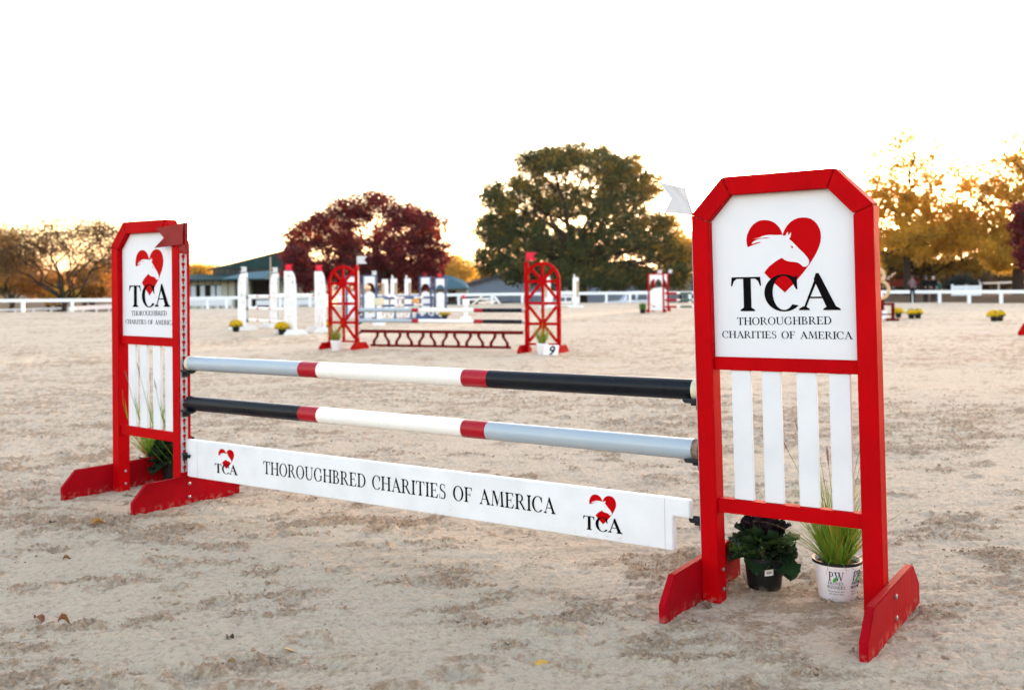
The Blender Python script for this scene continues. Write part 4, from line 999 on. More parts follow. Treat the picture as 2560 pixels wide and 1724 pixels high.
t = thing('wave_board', 'navy zigzag topped board lying at the right end of the white hoop gate', 'jump filler', local(g, (Lg*0.50, -0.30, 0)), dirg)
MB().poly(P, [], 0, 0.04, XZ).build('board', NAVY, t)
def pillar(label, loc, H, tan=False, W_=0.20, cap=0.34, fin=True, group=None, rz=None, capcol=None, side=1):
    t = thing('jump_pillar', label, 'jump pillar', loc, CY if rz is None else rz, group)
    MB().box(-W_/2, W_/2, -W_/2, W_/2, 0.10, H-0.24).build('shaft', LWHITE, t, bevel=0.004)
    if tan: 
        a, b = (W_/2+0.001, W_/2+0.16) if side > 0 else (-W_/2-0.16, -W_/2-0.001)
        MB().box(a, b, -0.05, 0.05, 0.62, H-0.24).build('tan_panel', TAN, t)
        MB().box(a, b, -0.05, 0.05, 0.2, 0.62).build('side_board', LWHITE, t)
        ox = side*0.08
    else: ox = 0
    MB().box(ox-cap/2, ox+cap/2, -0.12, 0.12, H-0.239, H).build('cap', capcol or LWHITE, t, bevel=0.01)
    MB().box(ox-0.45, ox+0.45, -0.25, 0.25, -0.02, 0.099).build('base', LWHITE, t, bevel=0.01) if tan else MB().box(-0.17, 0.17, -0.17, 0.17, -0.02, 0.099).build('base', LWHITE, t, bevel=0.01)
    if fin: MB().lathe([(0.001, 0), (0.03, 0), (0.03, 0.03), (0.055, 0.08), (0.05, 0.14), (0.02, 0.19), (0.001, 0.20)], 12, (0, 0, H+0.001)).build('finial', LWHITE, t, smooth=True)
    return t
gpil = 'white pillars with tan panels'
pillar('white pillar with tan panel at its left, narrowest of three behind the navy jump', gd(966, 58), 1.78, True, side=-1, fin=False, group=gpil)
pillar('white pillar with tan panel and finial, middle of three behind the navy jump', gd(981, 57), 1.80, True, group=gpil)
pillar('white pillar with tan panel and finial, right of three behind the navy jump', gd(1016, 57), 1.80, True, group=gpil)
P4 = pillar('white pillar with tan panel seen through the right red wheel standard', gd(1372, 60), 1.80, True, side=-1, group=gpil)
P5 = pillar('white pillar with tan panel and finial standing alone in front of the dark tree', gd(1436, 60), 1.80, True, group=gpil)
rail_between(P4, 0.1, P5, -0.1, 0.92, 'white pole between the two white pillars before the big tree', [(1, POLEW)], 0.05, group='white poles at the big tree', yy=0)
rail_between(P4, 0.1, P5, -0.1, 0.10, 'white pole near the ground between the two white pillars before the big tree', [(1, POLEW)], 0.05, group='white poles at the big tree', yy=0)
t = thing('jump_filler', 'white openwork gate with square gaps between the two pillars before the big tree', 'jump filler', gd(1378, 59.5), CY)
for z in (0.28, 0.62): MB().box(0, 1.25, 0, 0.05, z, z+0.09).build('rail', LWHITE, t)
for i in range(4): MB().box(0.02+i*0.40, 0.08+i*0.40, 0.001, 0.049, 0.371, 0.619).build('upright', LWHITE, t)
pillar('short white post topped by a cream pole end, left end of the filler gate', gp(948, 811), 0.95, fin=False, W_=0.13, cap=0.30, capcol=CREAM, rz=CY-0.5)
t = pillar('short white post with a red ball on top, seen between the poles of jump nine', gp(1165, 797), 0.82, fin=False, W_=0.13, cap=0.22, rz=CY-0.4)
MB().lathe([(0.001, 0), (0.07, 0.03), (0.085, 0.085), (0.06, 0.15), (0.001, 0.17)], 14, (-0.10, 0, 0.82)).build('red_ball', HOTR, t, smooth=True)
t = thing('jump_pole', 'white pole end lying flat on the sand below the short cream topped post', 'jump pole', gp(947, 812), CY)
MB().lathe([(0.001, 0.10), (0.10, 0.085), (0.17, 0.03), (0.18, 0.0)], 16).build('end_cap', LWHITE, t, smooth=True)
# low crossed white poles behind the number nine jump
for i, (u0, v0, u1, v1) in enumerate(((1180, 762, 1205, 741), (1168, 749, 1225, 747), (1196, 757, 1240, 752), (1236, 741, 1250, 759))):
    D_ = 57.0
    p = dp(u0, v0, D_); q = dp(u1, v1, D_-0.6)
    for w_ in (p, q): w_.z = max(w_.z, 0.08)
    pole('jump_pole', ('white pole leaning steeply against the low jump before the grey shed', 'level white pole of the low jump before the grey shed', 'white pole sloping gently at the low jump before the grey shed', 'white pole leaning backwards at the right of the low jump before the grey shed')[i], p, q, [(1, POLEW)], 0.055, (CREAM, CREAM), n=10, group='loose white poles')

# red and white panelled standards on the right, with the red, white and green poles
grw = 'red and white panelled standards'
RA_ = panel_stand('red and white oval panelled standard, nearer of two, green shrub at its left foot', gd(1619.5, 47.8), face(0.0), LRED, Wd=0.79, H=1.86, group=grw, flagm=FLAGW, fx=0.85, fdir=-1)
RB_ = panel_stand('red and white oval panelled standard standing just behind its nearer twin', gd(1632.5, 49.8), face(0.0), LRED, Wd=0.79, H=1.90, group=grw, flagm=FLAGW, fx=1.0, fdir=1)
for z, lab in ((0.91, 'top'), (0.58, 'middle'), (0.26, 'lowest')):
    p = local(RA_, (0.82, 0.04, z)); q = p+Vector((math.cos(CY), math.sin(CY), 0))*3.6
    pole('jump_pole', lab+' red, white and green pole to the right of the red and white standard', p, q, [(0.13, LRED), (0.155, LRED), (0.20, POLEW), (0.36, DGREEN), (0.40, POLEW), (0.6, LRED), (1, DGREEN)], 0.05, (LRED, LRED), n=12, group='red white and green poles')
# low red frame with pale wooden rings behind the right standard
fr0 = gd(2236, 35.0)
t = thing('low_jump', 'low dark red frame standing on the sand behind the right standard', 'low jump', fr0, CY)
MB().box(-1.4, 0.0, 0, 0.08, 0.54, 0.62).build('top_rail', MAROON, t); MB().box(-0.10, 0.0, 0.001, 0.079, 0.08, 0.539).build('post', MAROON, t)
MB().box(-1.4, -1.3, 0.001, 0.079, 0.08, 0.539).build('post', MAROON, t); MB().box(-0.99, -0.11, 0.02, 0.06, 0.20, 0.25).build('low_rail', MAROON, t)
MB().box(-0.22, 0.08, -0.2, 0.3, -0.02, 0.079).build('base', MAROON, t)
t = thing('ring_ornament', 'pale wooden rings joined one above the other, partly hidden by the right standard', 'ornament', gd(2196, 38), CY)
for (xx, zz, rr_) in ((-0.05, 1.62, 0.33), (0.08, 1.06, 0.38)):
    mb = MB(); mb.poly(ell(xx, zz, rr_, rr_, 0, 360, 28)[:-1], [ell(xx, zz, rr_-0.10, rr_-0.10, 0, 360, 28)[:-1]], 0, 0.12, XZ); mb.build('ring', GLOWW, t)
for a in (20, 65, 110, 155): MB().bar((-0.05-0.25*math.cos(math.radians(a)), 0.06, 1.62-0.25*math.sin(math.radians(a))), (-0.05+0.25*math.cos(math.radians(a)), 0.062, 1.62+0.25*math.sin(math.radians(a))), 0.04, 0.03).build('spoke', GLOWW, t)
MB().box(-0.06, 0.22, 0.02, 0.10, 0.0, 0.70).build('stand', MAROON, t)
t = thing('number_marker', 'small white card marker on the sand beside the low red frame', 'number sign', gp(2214, 796), face(0.1))
MB().poly([(-0.12, 0), (0.05, 0), (0.07, 0.30), (-0.10, 0.30)], [], 0, 0.06, XZ).build('card', LWHITE, t)
# edge of a red standard foot at the right frame edge
t = thing('jump_standard', 'red wooden standard foot just entering the picture at the right edge', 'jump standard', gp(2567, 838), CY)
MB().poly([(-0.20, 0), (0.3, 0), (0.3, 0.30), (-0.06, 0.30), (-0.20, 0.08)], [], 0, 0.05, XZ).build('foot', LRED, t)

# ------------------------------------------------------------------ potted mums
def mum(label, loc, r=0.19, seed=0, group='pots of yellow mums', card=False, half=False):
    t = thing('potted_mum', label, 'potted plant', loc, seed*0.7, group)
    rnd = random.Random(seed)
    pot_mesh(t, 0.12, 0.09, 0.17, POTK)
    mb = MB(); mg = MB()
    for i in range(620):
        a = rnd.uniform(0, 6.283); e = math.asin(rnd.uniform(-0.35, 1)); rr_ = r*rnd.uniform(.85, 1.05)
        p = Vector((math.cos(a)*math.cos(e), math.sin(a)*math.cos(e), math.sin(e)*0.72)); n_ = p.normalized(); c = p*rr_*1.1+Vector((0, 0, 0.22))
        s1 = n_.cross(Vector((0.3, 0.2, 1))).normalized(); s2 = n_.cross(s1); s = rnd.uniform(.013, .022)
        tgt = mb if e > -0.02 or rnd.random() < .25 else mg
        tgt.add([c+s1*s, c+s2*s+n_*0.006, c-s1*s, c-s2*s+n_*0.006], [(0, 1, 2, 3)])
    mg.lathe([(0.05, 0.15), (r*0.82, 0.21), (r*0.86, 0.27), (r*0.6, 0.345), (0.001, 0.375)], 14)
    mg.build('foliage', MUMG, t)['kind'] = 'stuff'; o = mb.build('blossoms', MUMY, t); o['kind'] = 'stuff'
    if card: MB().box(-0.05, 0.05, -0.004, 0.0, 0, 0.09).build('card', LWHITE, t).location = (0, 0, 0)
    return t
M = [((590, 829), 0.20, 'yellow mum at the foot of the leftmost white standard'), ((705, 836), 0.20, 'yellow mum between the feet of the white standard with the thin red flag'),
     ((816, 829), 0.17, 'yellow mum half hidden at the left edge of the red wheel standard'), ((934, 797), 0.22, 'yellow mum by the short cream topped post'),
     ((1112, 797), 0.24, 'yellow mum with dark pot at the right end of the navy jump'), ((2246, 794), 0.21, 'yellow mum at the right foot of the low red frame'),
     ((2278.5, 796.5), 0.165, 'left mum of the close pair right of the low red frame'), ((2295, 796), 0.18, 'right mum of the close pair right of the low red frame'),
     ((2485, 803.5), 0.22, 'larger mum of the pair near the right edge, white card on its pot'), ((2500, 802), 0.17, 'right and smaller mum of the pair near the right edge')]
for i, (uv, r, lab) in enumerate(M): mum(lab, gp(*uv), r, i+1, card=(i == 8))
mum('small yellow mum seen behind the second white standard', gp(686, 816), 0.12, 31)
t = thing('potted_shrub', 'green shrub in a dark pot at the left foot of the red and white standard', 'potted plant', gp(1607, 783), 0)
pot_mesh(t, 0.15, 0.12, 0.2, POTK); mb = MB(); rnd = random.Random(3)
SHR = mat('shrub_leaf', (0.03, 0.15, 0.04), 0.5, 0.3, col2=(0.18, 0.30, 0.04), nscale=3, trans=0.2)
for i in range(260): blade(mb, (rnd.gauss(0, .05), rnd.gauss(0, .05), 0.16), rnd.uniform(0, 6.28), rnd.uniform(.15, .42), abs(rnd.gauss(.3, .4)), 0.035, rnd.uniform(.2, 1.2), 0, 0, 3)
mb.build('foliage', SHR, t)['kind'] = 'stuff'

# ------------------------------------------------------------------ arena fence
def fence():
    t = thing('arena_fence', 'low white single rail fence running round the far side of the arena', 'fence')
    cols = [-140, -67, 57, 181, 290, 400, 519, 567, 625, 700, 775, 850, 925, 1000, 1075, 1147, 1230, 1306, 1376, 1446, 1516, 1575, 1650, 1725, 1800, 1880, 1960, 2040, 2120, 2204, 2281, 2349, 2423, 2503, 2585, 2668]
    ps = []
    for u in cols:
        v = np.interp(u, [p[0] for p in FENCE_PX], [p[1] for p in FENCE_PX]); p = ground0(u, v); ps.append(Vector((p[0], p[1], 0)))
    for p in ps: MB().box(-0.09, 0.09, -0.05, 0.05, -0.1, 0.60).build('post', FENCEW, t, loc=p).rotation_euler = (0, 0, CY)
    up = Vector((0, 0, 1))
    for a, b in zip(ps[:-1], ps[1:]):
        d = (b-a).normalized(); mb = MB(); mb.bar(a+d*0.01+up*0.70, b-d*0.01+up*0.70, 0.10, 0.20, 0, (0, 0, 1)); mb.build('rail', FENCEW, t)
fence()

# ------------------------------------------------------------------ people at the fence
def person(label, loc, rz, H, shirt, trous, hair, arms='crossed', lean=0.0, capm=None):
    t = thing('person', label, 'person', loc, rz)
    me = bpy.data.meshes.new('body'); k = H/1.75
    V = {}; order = []; E_ = []
    def J(n, x, y, z, r, par=None):
        V[n] = len(order); order.append(((x*k, (y-lean*max(0, z-0.9))*k, z*k), r*k))
        if par: E_.append((V[par], V[n]))
    J('pel', 0, 0, 0.95, 0.135); J('bel', 0, 0.01, 1.10, 0.135, 'pel'); J('che', 0, 0, 1.32, 0.155, 'bel'); J('nk0', 0, 0.01, 1.46, 0.075, 'che'); J('nk', 0, 0, 1.53, 0.055, 'nk0')
    J('hd', 0, -0.01, 1.63, 0.088, 'nk'); J('hd2', 0, -0.005, 1.70, 0.075, 'hd')
    for s, n in ((-1, 'l'), (1, 'r')):
        J('hip'+n, s*0.08, 0, 0.88, 0.10, 'pel'); J('kn'+n, s*0.08, -0.02, 0.48, 0.072, 'hip'+n); J('an'+n, s*0.075, 0.02, 0.09, 0.055, 'kn'+n); J('toe'+n, s*0.09, -0.13, 0.035, 0.038, 'an'+n)
        J('sh'+n, s*0.17, 0, 1.42, 0.065, 'che'); 
        if arms == 'crossed': J('el'+n, s*0.25, -0.04, 1.15, 0.045, 'sh'+n); J('wr'+n, s*0.06, -0.20, 1.13, 0.034, 'el'+n); J('ha'+n, -s*0.05, -0.21, 1.17, 0.034, 'wr'+n)
        else: J('el'+n, s*0.24, -0.08, 1.17, 0.045, 'sh'+n); J('wr'+n, s*0.16, -0.28, 1.02, 0.032, 'el'+n); J('ha'+n, s*0.10, -0.34, 1.00, 0.034, 'wr'+n)
    me.from_pydata([o[0] for o in order], E_, [])
    ob = bpy.data.objects.new('body', me); COL.objects.link(ob)
    sk = ob.modifiers.new('s', 'SKIN'); sk.use_smooth_shade = True
    for i, o in enumerate(order): me.skin_vertices[0].data[i].radius = (o[1], o[1]*0.85)
    me.skin_vertices[0].data[0].use_root = True
    sb = ob.modifiers.new('b', 'SUBSURF'); sb.levels = 1; sb.render_levels = 1
    dg = bpy.context.evaluated_depsgraph_get(); m2 = bpy.data.meshes.new_from_object(ob.evaluated_get(dg)); bpy.data.objects.remove(ob)
    for mm in (shirt, trous, SKIN, TIRE): m2.materials.append(mm)
    for p in m2.polygons:
        c = p.center/k; z = c.z
        p.material_index = 2 if z > 1.52 or (abs(c.y+lean*max(0, z-0.9)) > 0.24) else (0 if z > 0.97 else (3 if z < 0.08 else 1))
    ob = bpy.data.objects.new('body', m2); COL.objects.link(ob); ob.parent = t
    h = MB(); yo = -lean*0.75
    h.lathe([(0.001, 0.115), (0.05, 0.108), (0.085, 0.07), (0.098, 0.02), (0.094, -0.04), (0.075, -0.09)], 14, (0, 0.022+yo, 1.675)); 
    for i in range(len(h.v)): h.v[i] = (h.v[i][0]*k, h.v[i][1]*k, h.v[i][2]*k)
    h.build('cap' if capm else 'hair', capm or hair, t, smooth=True)
    return t
MAUVE = mat('mauve_shirt', (0.13, 0.085, 0.10), 0.9, 0.05); DNAVY = mat('dark_trousers', (0.006, 0.010, 0.020), 0.9, 0.03); BLK = mat('black_jacket', (0.004, 0.005, 0.008), 0.9, 0.03)
HBR = mat('brown_hair', (0.035, 0.02, 0.015), 0.7); HWH = mat('white_hair', (0.34, 0.30, 0.25), 0.8, 0.1); TEAL = mat('teal_top', (0.015, 0.075, 0.065), 0.9, 0.05); GCAP = mat('grey_cap', (0.05, 0.06, 0.09), 0.9, 0.05)
person('person in a mauve shirt and dark trousers, arms folded, in front of the rail', gp(2281.5, 758.2), face(2.9), 1.72, MAUVE, DNAVY, HBR)
def behind(u, extra):
    v = np.interp(u, [p[0] for p in FENCE_PX], [p[1] for p in FENCE_PX]); p = ground0(u, v); d = (p-CAM); d[2] = 0; d /= np.linalg.norm(d); p = p+d*extra; return Vector((p[0], p[1], 0.0))
person('person in dark clothes and a grey cap leaning on the rail', behind(2314, 0.5), face(0.1), 1.68, BLK, BLK, HBR, 'lean', 0.15, GCAP)
person('white haired person in dark clothes leaning on the rail', behind(2333.5, 0.5), face(-0.2), 1.66, BLK, DNAVY, HWH, 'lean', 0.12)
person('smaller person in a teal top behind the rail, at the right of the group', behind(2346.5, 1.2), face(-0.1), 1.42, TEAL, BLK, HBR, 'lean', 0.1)

# ------------------------------------------------------------------ buildings and cars beyond the fence
def P3(u, v, D): return dp(u, v, D)
def barn():
    D = 92.0; k = D/FPX
    o = gd(440, D); base = -1.05
    t = thing('barn', 'long cream sided barn with a dark green roof, clerestory and dark doorway', 'barn', (0, 0, 0))
    # local frame: x along picture, y away, z up
    O = CAM+ray(440, 706)*D; 
    t.location = (O[0], O[1], 0); t.rotation_euler = (0, 0, CY+0.0)
    def X(u): return (u-440)*k
    def Zv(v, Dd=D): return CAM[2]+((711.5+(-0.0095)*(560-1287))-v)*Dd/FPX
    ze = Zv(697); zt = Zv(683)
    # wall panels, each a board-and-batten bay
    us = [440, 458, 476, 495, 513, 532, 551, 570, 588]
    for a, b in zip(us[:-1], us[1:]): MB().box(X(a)+0.04, X(b)-0.04, 0, 0.2, base-0.3, ze).build('wall_panel', WALLC, t)
    MB().box(X(440), X(800), 0.2, 14, base-0.3, ze+0.05).build('wall', WALLC, t)
    for a in us: MB().box(X(a)-0.045, X(a)+0.045, -0.02, 0.18, base-0.3, ze).build('batten', TRIM, t)
    MB().box(X(588)+0.05, X(599), -0.06, 0.19, base-0.3, ze).build('corner_board', TRIM, t)
    for a, b in ((600, 612), (612, 630), (676, 700), (700, 720)): MB().box(X(a)+0.03, X(b)-0.03, 0, 0.19, base-0.3, ze).build('wall_panel', WALLC, t)
    MB().box(X(631), X(675), 0.02, 0.19, base-0.3, Zv(701)).build('doorway', DARK, t)
    MB().box(X(626), X(631)-0.01, -0.1, 0.19, base-0.3, ze).build('door_post', TRIM, t); MB().box(X(675)+0.01, X(679), -0.1, 0.19, base-0.3, ze).build('door_post', TRIM, t)
    for i, (a, b, m) in enumerate(((478, 489, PALEP), (491, 500, DARK), (502, 512, PALEP), (514, 526, DARK), (528, 537, PALEP), (539, 541, DARK), (542, 553, PALEP))):
        w = MB().box(X(a), X(b), -0.05, -0.003, Zv(744 if m is not DARK else 742), Zv(713)).build('window', m, t)
        MB().box(X(a)-0.05, X(b)+0.05, -0.07, -0.051, Zv(713)+0.0, Zv(713)+0.10).build('frame', TRIM, w)
    # pent roof over the wall
    mb = MB(); zr = zt; zc0_ = Zv(683.5)
    mb.add([(X(430), -1.2, ze-0.02), (X(720), -1.2, ze-0.02), (X(720), 3.2, zc0_), (X(440), 3.2, zc0_), (X(430), -1.2, ze-0.14), (X(720), -1.2, ze-0.14), (X(720), 3.2, zc0_-0.2), (X(440), 3.2, zc0_-0.2)],
           [(0,1,2,3),(7,6,5,4),(0,4,5,1),(1,5,6,2),(2,6,7,3),(3,7,4,0)]); mb.build('lower_roof', ROOFG, t)
    # clerestory wall and windows (set back), sloping main roof above
    zc0, zc1 = Zv(683.5), Zv(670)
    MB().box(X(506), X(690), 3.25, 12, zc0-0.4, zc1).build('clerestory_wall', TRIM, t)
    for i in range(12):
        a = 509+i*15; w = MB().box(X(a), X(a+12.5), 3.18, 3.24, zc0+0.03, zc1-0.06).build('window', GLASS, t)
        MB().box(X(a+5.9), X(a+6.5), 3.15, 3.178, zc0+0.03, zc1-0.06).build('frame', mat('grey_mullion', (0.2, 0.23, 0.26)) if i == 0 else bpy.data.materials['grey_mullion'], w)
    # main gable roof seen from its low side: ridge climbs to the right in the picture
    y0 = 2.6
    A = (X(498), y0, Zv(669)); Bp = (X(690), y0+0.2, Zv(640)); Cp = (X(780), y0+8, Zv(700)); 
    mb = MB()
    mb.poly([(X(488), Zv(671)), (X(520), Zv(665)), (X(690), Zv(624)), (X(738), Zv(655)), (X(762), Zv(708)), (X(762), ze), (X(720), ze), (X(690), zc1), (X(506), zc1), (X(492), Zv(672.5))], [], 3.0, 11, XZ)
    mb.build('main_roof', ROOFG, t)
    MB().poly([(X(689), Zv(630)), (X(689), Zv(615)), (X(699), Zv(604)), (X(735), Zv(601)), (X(735), Zv(640))], [], 3.6, 7, XZ).build('raised_ridge_roof', ROOFG, t)
    MB().box(X(691), X(750), 3.52, 3.59, Zv(624), Zv(612)).build('ridge_vent', TRIM, t)
    mb = MB(); mb.add([(X(583), -3.4, Zv(696)), (X(684), -3.4, Zv(696)), (X(676), 0.5, Zv(676)), (X(606), 0.5, Zv(682)), (X(583), -3.4, Zv(699)), (X(684), -3.4, Zv(699)), (X(684), 0.5, Zv(699)), (X(583), 0.5, Zv(699))], [(0,1,2,3),(4,7,6,5),(0,4,5,1),(1,5,6,2),(3,2,6,7),(0,3,7,4)])
    mb.build('porch_roof', ROOFL, t)
    mb = MB(); mb.add([(X(700), 2.9, Zv(655)), (X(726), 2.9, Zv(655)), (X(772), -1.0, Zv(717)), (X(712), -1.0, Zv(717)), (X(700), 2.9, Zv(657)), (X(726), 2.9, Zv(657)), (X(772), -1.0, Zv(719.5)), (X(712), -1.0, Zv(719.5))], [(0,1,2,3),(7,6,5,4),(0,4,5,1),(1,5,6,2),(2,6,7,3),(3,7,4,0)])
    mb.build('side_roof', ROOFL, t)
    MB().box(X(722), X(800), -0.5, 0.19, base-0.3, Zv(719)).build('side_wall', WALLC, t)
    return t
barn()
def shed():
    D = 108.0; k = D/FPX; O = CAM+ray(1167, 706)*D
    t = thing('shed', 'large grey blue metal shed behind the big green tree', 'shed', (O[0], O[1], 0), CY)
    X = lambda u: (u-1167)*k; Zv = lambda v: CAM[2]+(711.5-v)*k
    us = list(range(1167, 1740, 19))
    top = lambda u: Zv(np.interp(u, [1167, 1275, 1400, 1560, 1640, 1740], [709, 672, 655, 672, 690, 700]))
    for i, (a, b) in enumerate(zip(us[:-1], us[1:])):
        MB().poly([(X(a)+0.02, -1.4), (X(b)-0.02, -1.4), (X(b)-0.02, top(b)), (X(a)+0.02, top(a))], [], 0, 0.15, XZ).build('wall_panel', WALLG, t)
    MB().poly([(X(1167), -1.4), (X(1735), -1.4), (X(1735), top(1735)-0.1), (X(1560), top(1560)-0.1), (X(1400), top(1400)-0.1), (X(1167), top(1167)-0.1)], [], 0.15, 10, XZ).build('wall', WALLG, t)
    for u in (1711, 1731): MB().box(X(u)-0.07, X(u)+0.07, -0.06, 0.0-0.001, -1.4, Zv(699)).build('door_jamb', TRIM, t)
    GR = mat('dark_grey_roof', (0.08, 0.08, 0.10), 0.6)
    for a, b, va, vb in ((1158, 1400, 712, 653), (1400, 1560, 653, 670), (1560, 1750, 670, 702)):
        MB().poly([(X(a), Zv(va)), (X(b), Zv(vb)), (X(b), Zv(vb)+0.25), (X(a), Zv(va)+0.25)], [], -0.5, 11, XZ).build('roof', GR, t)
    s = MB().box(X(1264), X(1288), -0.10, -0.01, Zv(711), Zv(692.5)).build('wall_sign', DARK, t)
    LIME = mat('lime_print', (0.45, 0.55, 0.12), 0.5)
    MB().poly(ell(X(1276), Zv(704), 0.33, 0.42, 0, 180, 10), [], -0.11, -0.104, XZ).build('pale_dome_mark', PALEP, s)
    MB().poly([(X(1267), Zv(707.5)), (X(1284.5), Zv(707)), (X(1283), Zv(703)), (X(1276), Zv(704.5)), (X(1269), Zv(703))], [], -0.12, -0.112, XZ).build('lime_band', LIME, s)
shed()
def hut():
    D = 98.0; k = D/FPX; O = CAM+ray(1085, 706)*D
    t = thing('hut', 'small cream hut with a sea green hipped roof left of the grey shed', 'hut', (O[0], O[1], 0), CY)
    X = lambda u: (u-1085)*k; Zv = lambda v: CAM[2]+(713.5-v)*k
    for a, b in ((1072, 1096), (1096, 1120), (1120, 1144), (1144, 1167)): MB().box(X(a)+0.02, X(b)-0.02, 0, 4, -1.4, Zv(721)).build('wall_panel', WALLC, t)
    mb = MB(); z0 = Zv(721.5); z1 = Zv(688)
    mb.add([(X(1062), -0.5, z0), (X(1172), -0.5, z0), (X(1172), 4.5, z0), (X(1062), 4.5, z0), (X(1090), 2, z1+0.1), (X(1122), 2, z1), (X(1156), 2.0, Zv(700))],
           [(0,1,6,5,4),(1,2,6),(2,3,4,5,6),(3,0,4),(3,2,1,0)]); mb.build('roof', ROOFL, t)
    MB().box(X(1120), X(1140), -0.06, -0.01, -1.4, Zv(726)).build('doorway', DARK, t)
hut()
def car(label, u, D, m, L=4.6, H=1.55, Wc=1.8, rz=0.0, suv=False, zoff=0.0):
    p = gd(u, D); t = thing('parked_car', label, 'car', (p.x, p.y, p.z+zoff), CY+rz)
    r = 0.34
    Pf = [(-L/2, 0.30), (-L/2, 0.75), (-L/2+0.10, 0.90), (-L*0.22, 1.00), (-L*0.12, 1.02)] 
    body = [(-L/2, 0.30), (-L/2-0.02, 0.72), (-L/2+0.12, 0.88), (-L*0.20, 0.98), (L*0.42, 1.02), (L/2, 0.92), (L/2+0.02, 0.45), (L/2-0.08, 0.28)]
    MB().poly(body, [], -Wc/2, Wc/2, XZ).build('body', m, t, bevel=0.05, smooth=True)
    rf = L*0.46 if suv else L*0.30
    mb = MB(); z0, z1 = 0.97, H; a, b, c, d = -L*0.20, -L*0.04, rf-0.12, rf+ (0.02 if suv else 0.35)
    v = [(a, -Wc/2+.04, z0), (d, -Wc/2+.04, z0), (d, Wc/2-.04, z0), (a, Wc/2-.04, z0), (b, -Wc/2+.22, z1), (c, -Wc/2+.22, z1), (c, Wc/2-.22, z1), (b, Wc/2-.22, z1)]
    mb.add(v, [(0,1,5,4),(1,2,6,5),(2,3,7,6),(3,0,4,7),(4,5,6,7),(3,2,1,0)]); mb.build('cabin', m, t, bevel=0.04, smooth=True)
    for i, (x0, x1) in enumerate(((a+0.42, a+1.15), (a+1.25, a+2.05), (a+2.15, rf-0.15))):
        yy0, yy1 = -Wc/2+.035, -Wc/2+.175
        mb = MB(); mb.add([(x0, yy0-.012, z0+.06), (x1, yy0-.012, z0+.06), (x1-.03, yy1-.012, z1-.12), (x0+.10, yy1-.012, z1-.12)], [(0, 1, 2, 3)])
        mb.v += [(x, y+.02, z) for x, y, z in mb.v[:4]]; mb.f += [(7, 6, 5, 4), (0, 4, 5, 1), (1, 5, 6, 2), (2, 6, 7, 3), (3, 7, 4, 0)]; mb.m += [0]*5
        mb.build('side_window', GLASS, t)
    for x in (-L*0.32, L*0.31):
        for y in (-Wc/2+0.02, Wc/2-0.22):
            w = MB().tube([(x, y-0.03, r), (x, y+0.2, r)], r, 18).build('wheel', TIRE, t); MB().tube([(x, y-0.04, r), (x, y-0.032, r)], r*0.6, 14).build('rim', STEEL, w)
    MB().box(-L/2-0.035, -L/2-0.02, -Wc/2+.1, -Wc/2+.42, 0.66, 0.80).build('headlight', PALEP, t); MB().box(L/2+0.02, L/2+0.035, -Wc/2+.1, -Wc/2+.35, 0.7, 0.85).build('tail_light', LRED, t)
    return t
car('white station wagon parked beyond the rail under the big green tree', 1578, 80, CARW, suv=True, rz=0.05, H=1.72, zoff=0.12)
car('dark blue sport utility vehicle beyond the rail in front of the grey shed', 1266, 79, CARK, suv=True, H=1.75)
car('dark car partly hidden by the low jump poles before the grey shed', 1165, 94, CARK, H=1.4)
car('red car parked among the trees behind the person in mauve', 2238, 92, CARR, zoff=0.35)
car('dark car beside the red one in the shade of the right trees', 2262, 96, CARK, zoff=0.3)
# flagpole
fp = gd(676.5, 74); t = thing('flagpole', 'thin tan flagpole standing before the barn', 'flagpole', fp)
MB().tube([(0, 0, 0), (0, 0, 4.4+0.2)], [0.09, 0.05], 8).build('pole', TAN, t); MB().lathe([(0.001, 0), (0.07, 0.05), (0.001, 0.12)], 8, (0, 0, 4.58)).build('finial', TAN, t)
# white fence panels and bench beyond the right rail
bp_ = gd(2380, 76); bp_.z = 0.06; t = thing('white_bench_wall', 'solid white boarded panel beyond the right rail below the dark bush', 'fence panel', bp_, CY)
k = 76/FPX
for i, z in enumerate((0.42, 0.68, 0.94)): MB().box(0, 72*k, 0, 0.06, z-0.24, z).build('board', FENCEW, t)
for x in (0, 35*k, 70*k): MB().box(x-0.08, x+0.08, -0.08, -0.001, -0.2, 0.99 if x > 0 else 1.04).build('post', FENCEW, t)
mb = MB(); mb.bar((72*k, 0.03, 0.96), (80*k, 0.8, 1.30), 0.06, 0.12, 0, (0, 0, 1)); mb.build('sloping_rail', FENCEW, t)
def lowfence(label, u0, v0, u1, v1, D0, D1, n, gap=0.28, h=0.14, drop=0.55, m=FENCEW, rails=1):
    a = P3(u0, v0, D0); b = P3(u1, v1, D1); t = thing('rail_fence', label, 'fence', a)
    b = b-a; 
    for j in range(rails):
        for i in range(n-1):
            p = b*(i/(n-1)); q = b*((i+1)/(n-1)); mb = MB(); z = Vector((0, 0, -j*gap)); mb.bar(p+z, q+z, 0.06, h, 0, (0, 0, 1)); mb.build('rail', m, t)
    for i in range(n):
        p = b*(i/(n-1)); MB().box(p.x-0.06, p.x+0.06, p.y-0.06, p.y+0.06, p.z-drop-0.6, p.z-h/2-0.002).build('post', m, t)
lowfence('white rail fence farther back at the right, leading behind the thick trunk', 2452, 708, 2620, 703, 82, 88, 5, drop=0.7)
lowfence('white rail fence beyond the leafy bank at the far left', -60, 776.5, 170, 770, 66, 74, 6, drop=0.2)
lowfence('white plank barrier catching light under the rail left of the front standard', 172, 772, 330, 763, 68, 80, 6, h=0.30, drop=0.3)
lowfence('white barrier boards stacked beyond the rail in front of the barn', 360, 757, 580, 756, 76, 78, 7, h=0.5, drop=0.3)
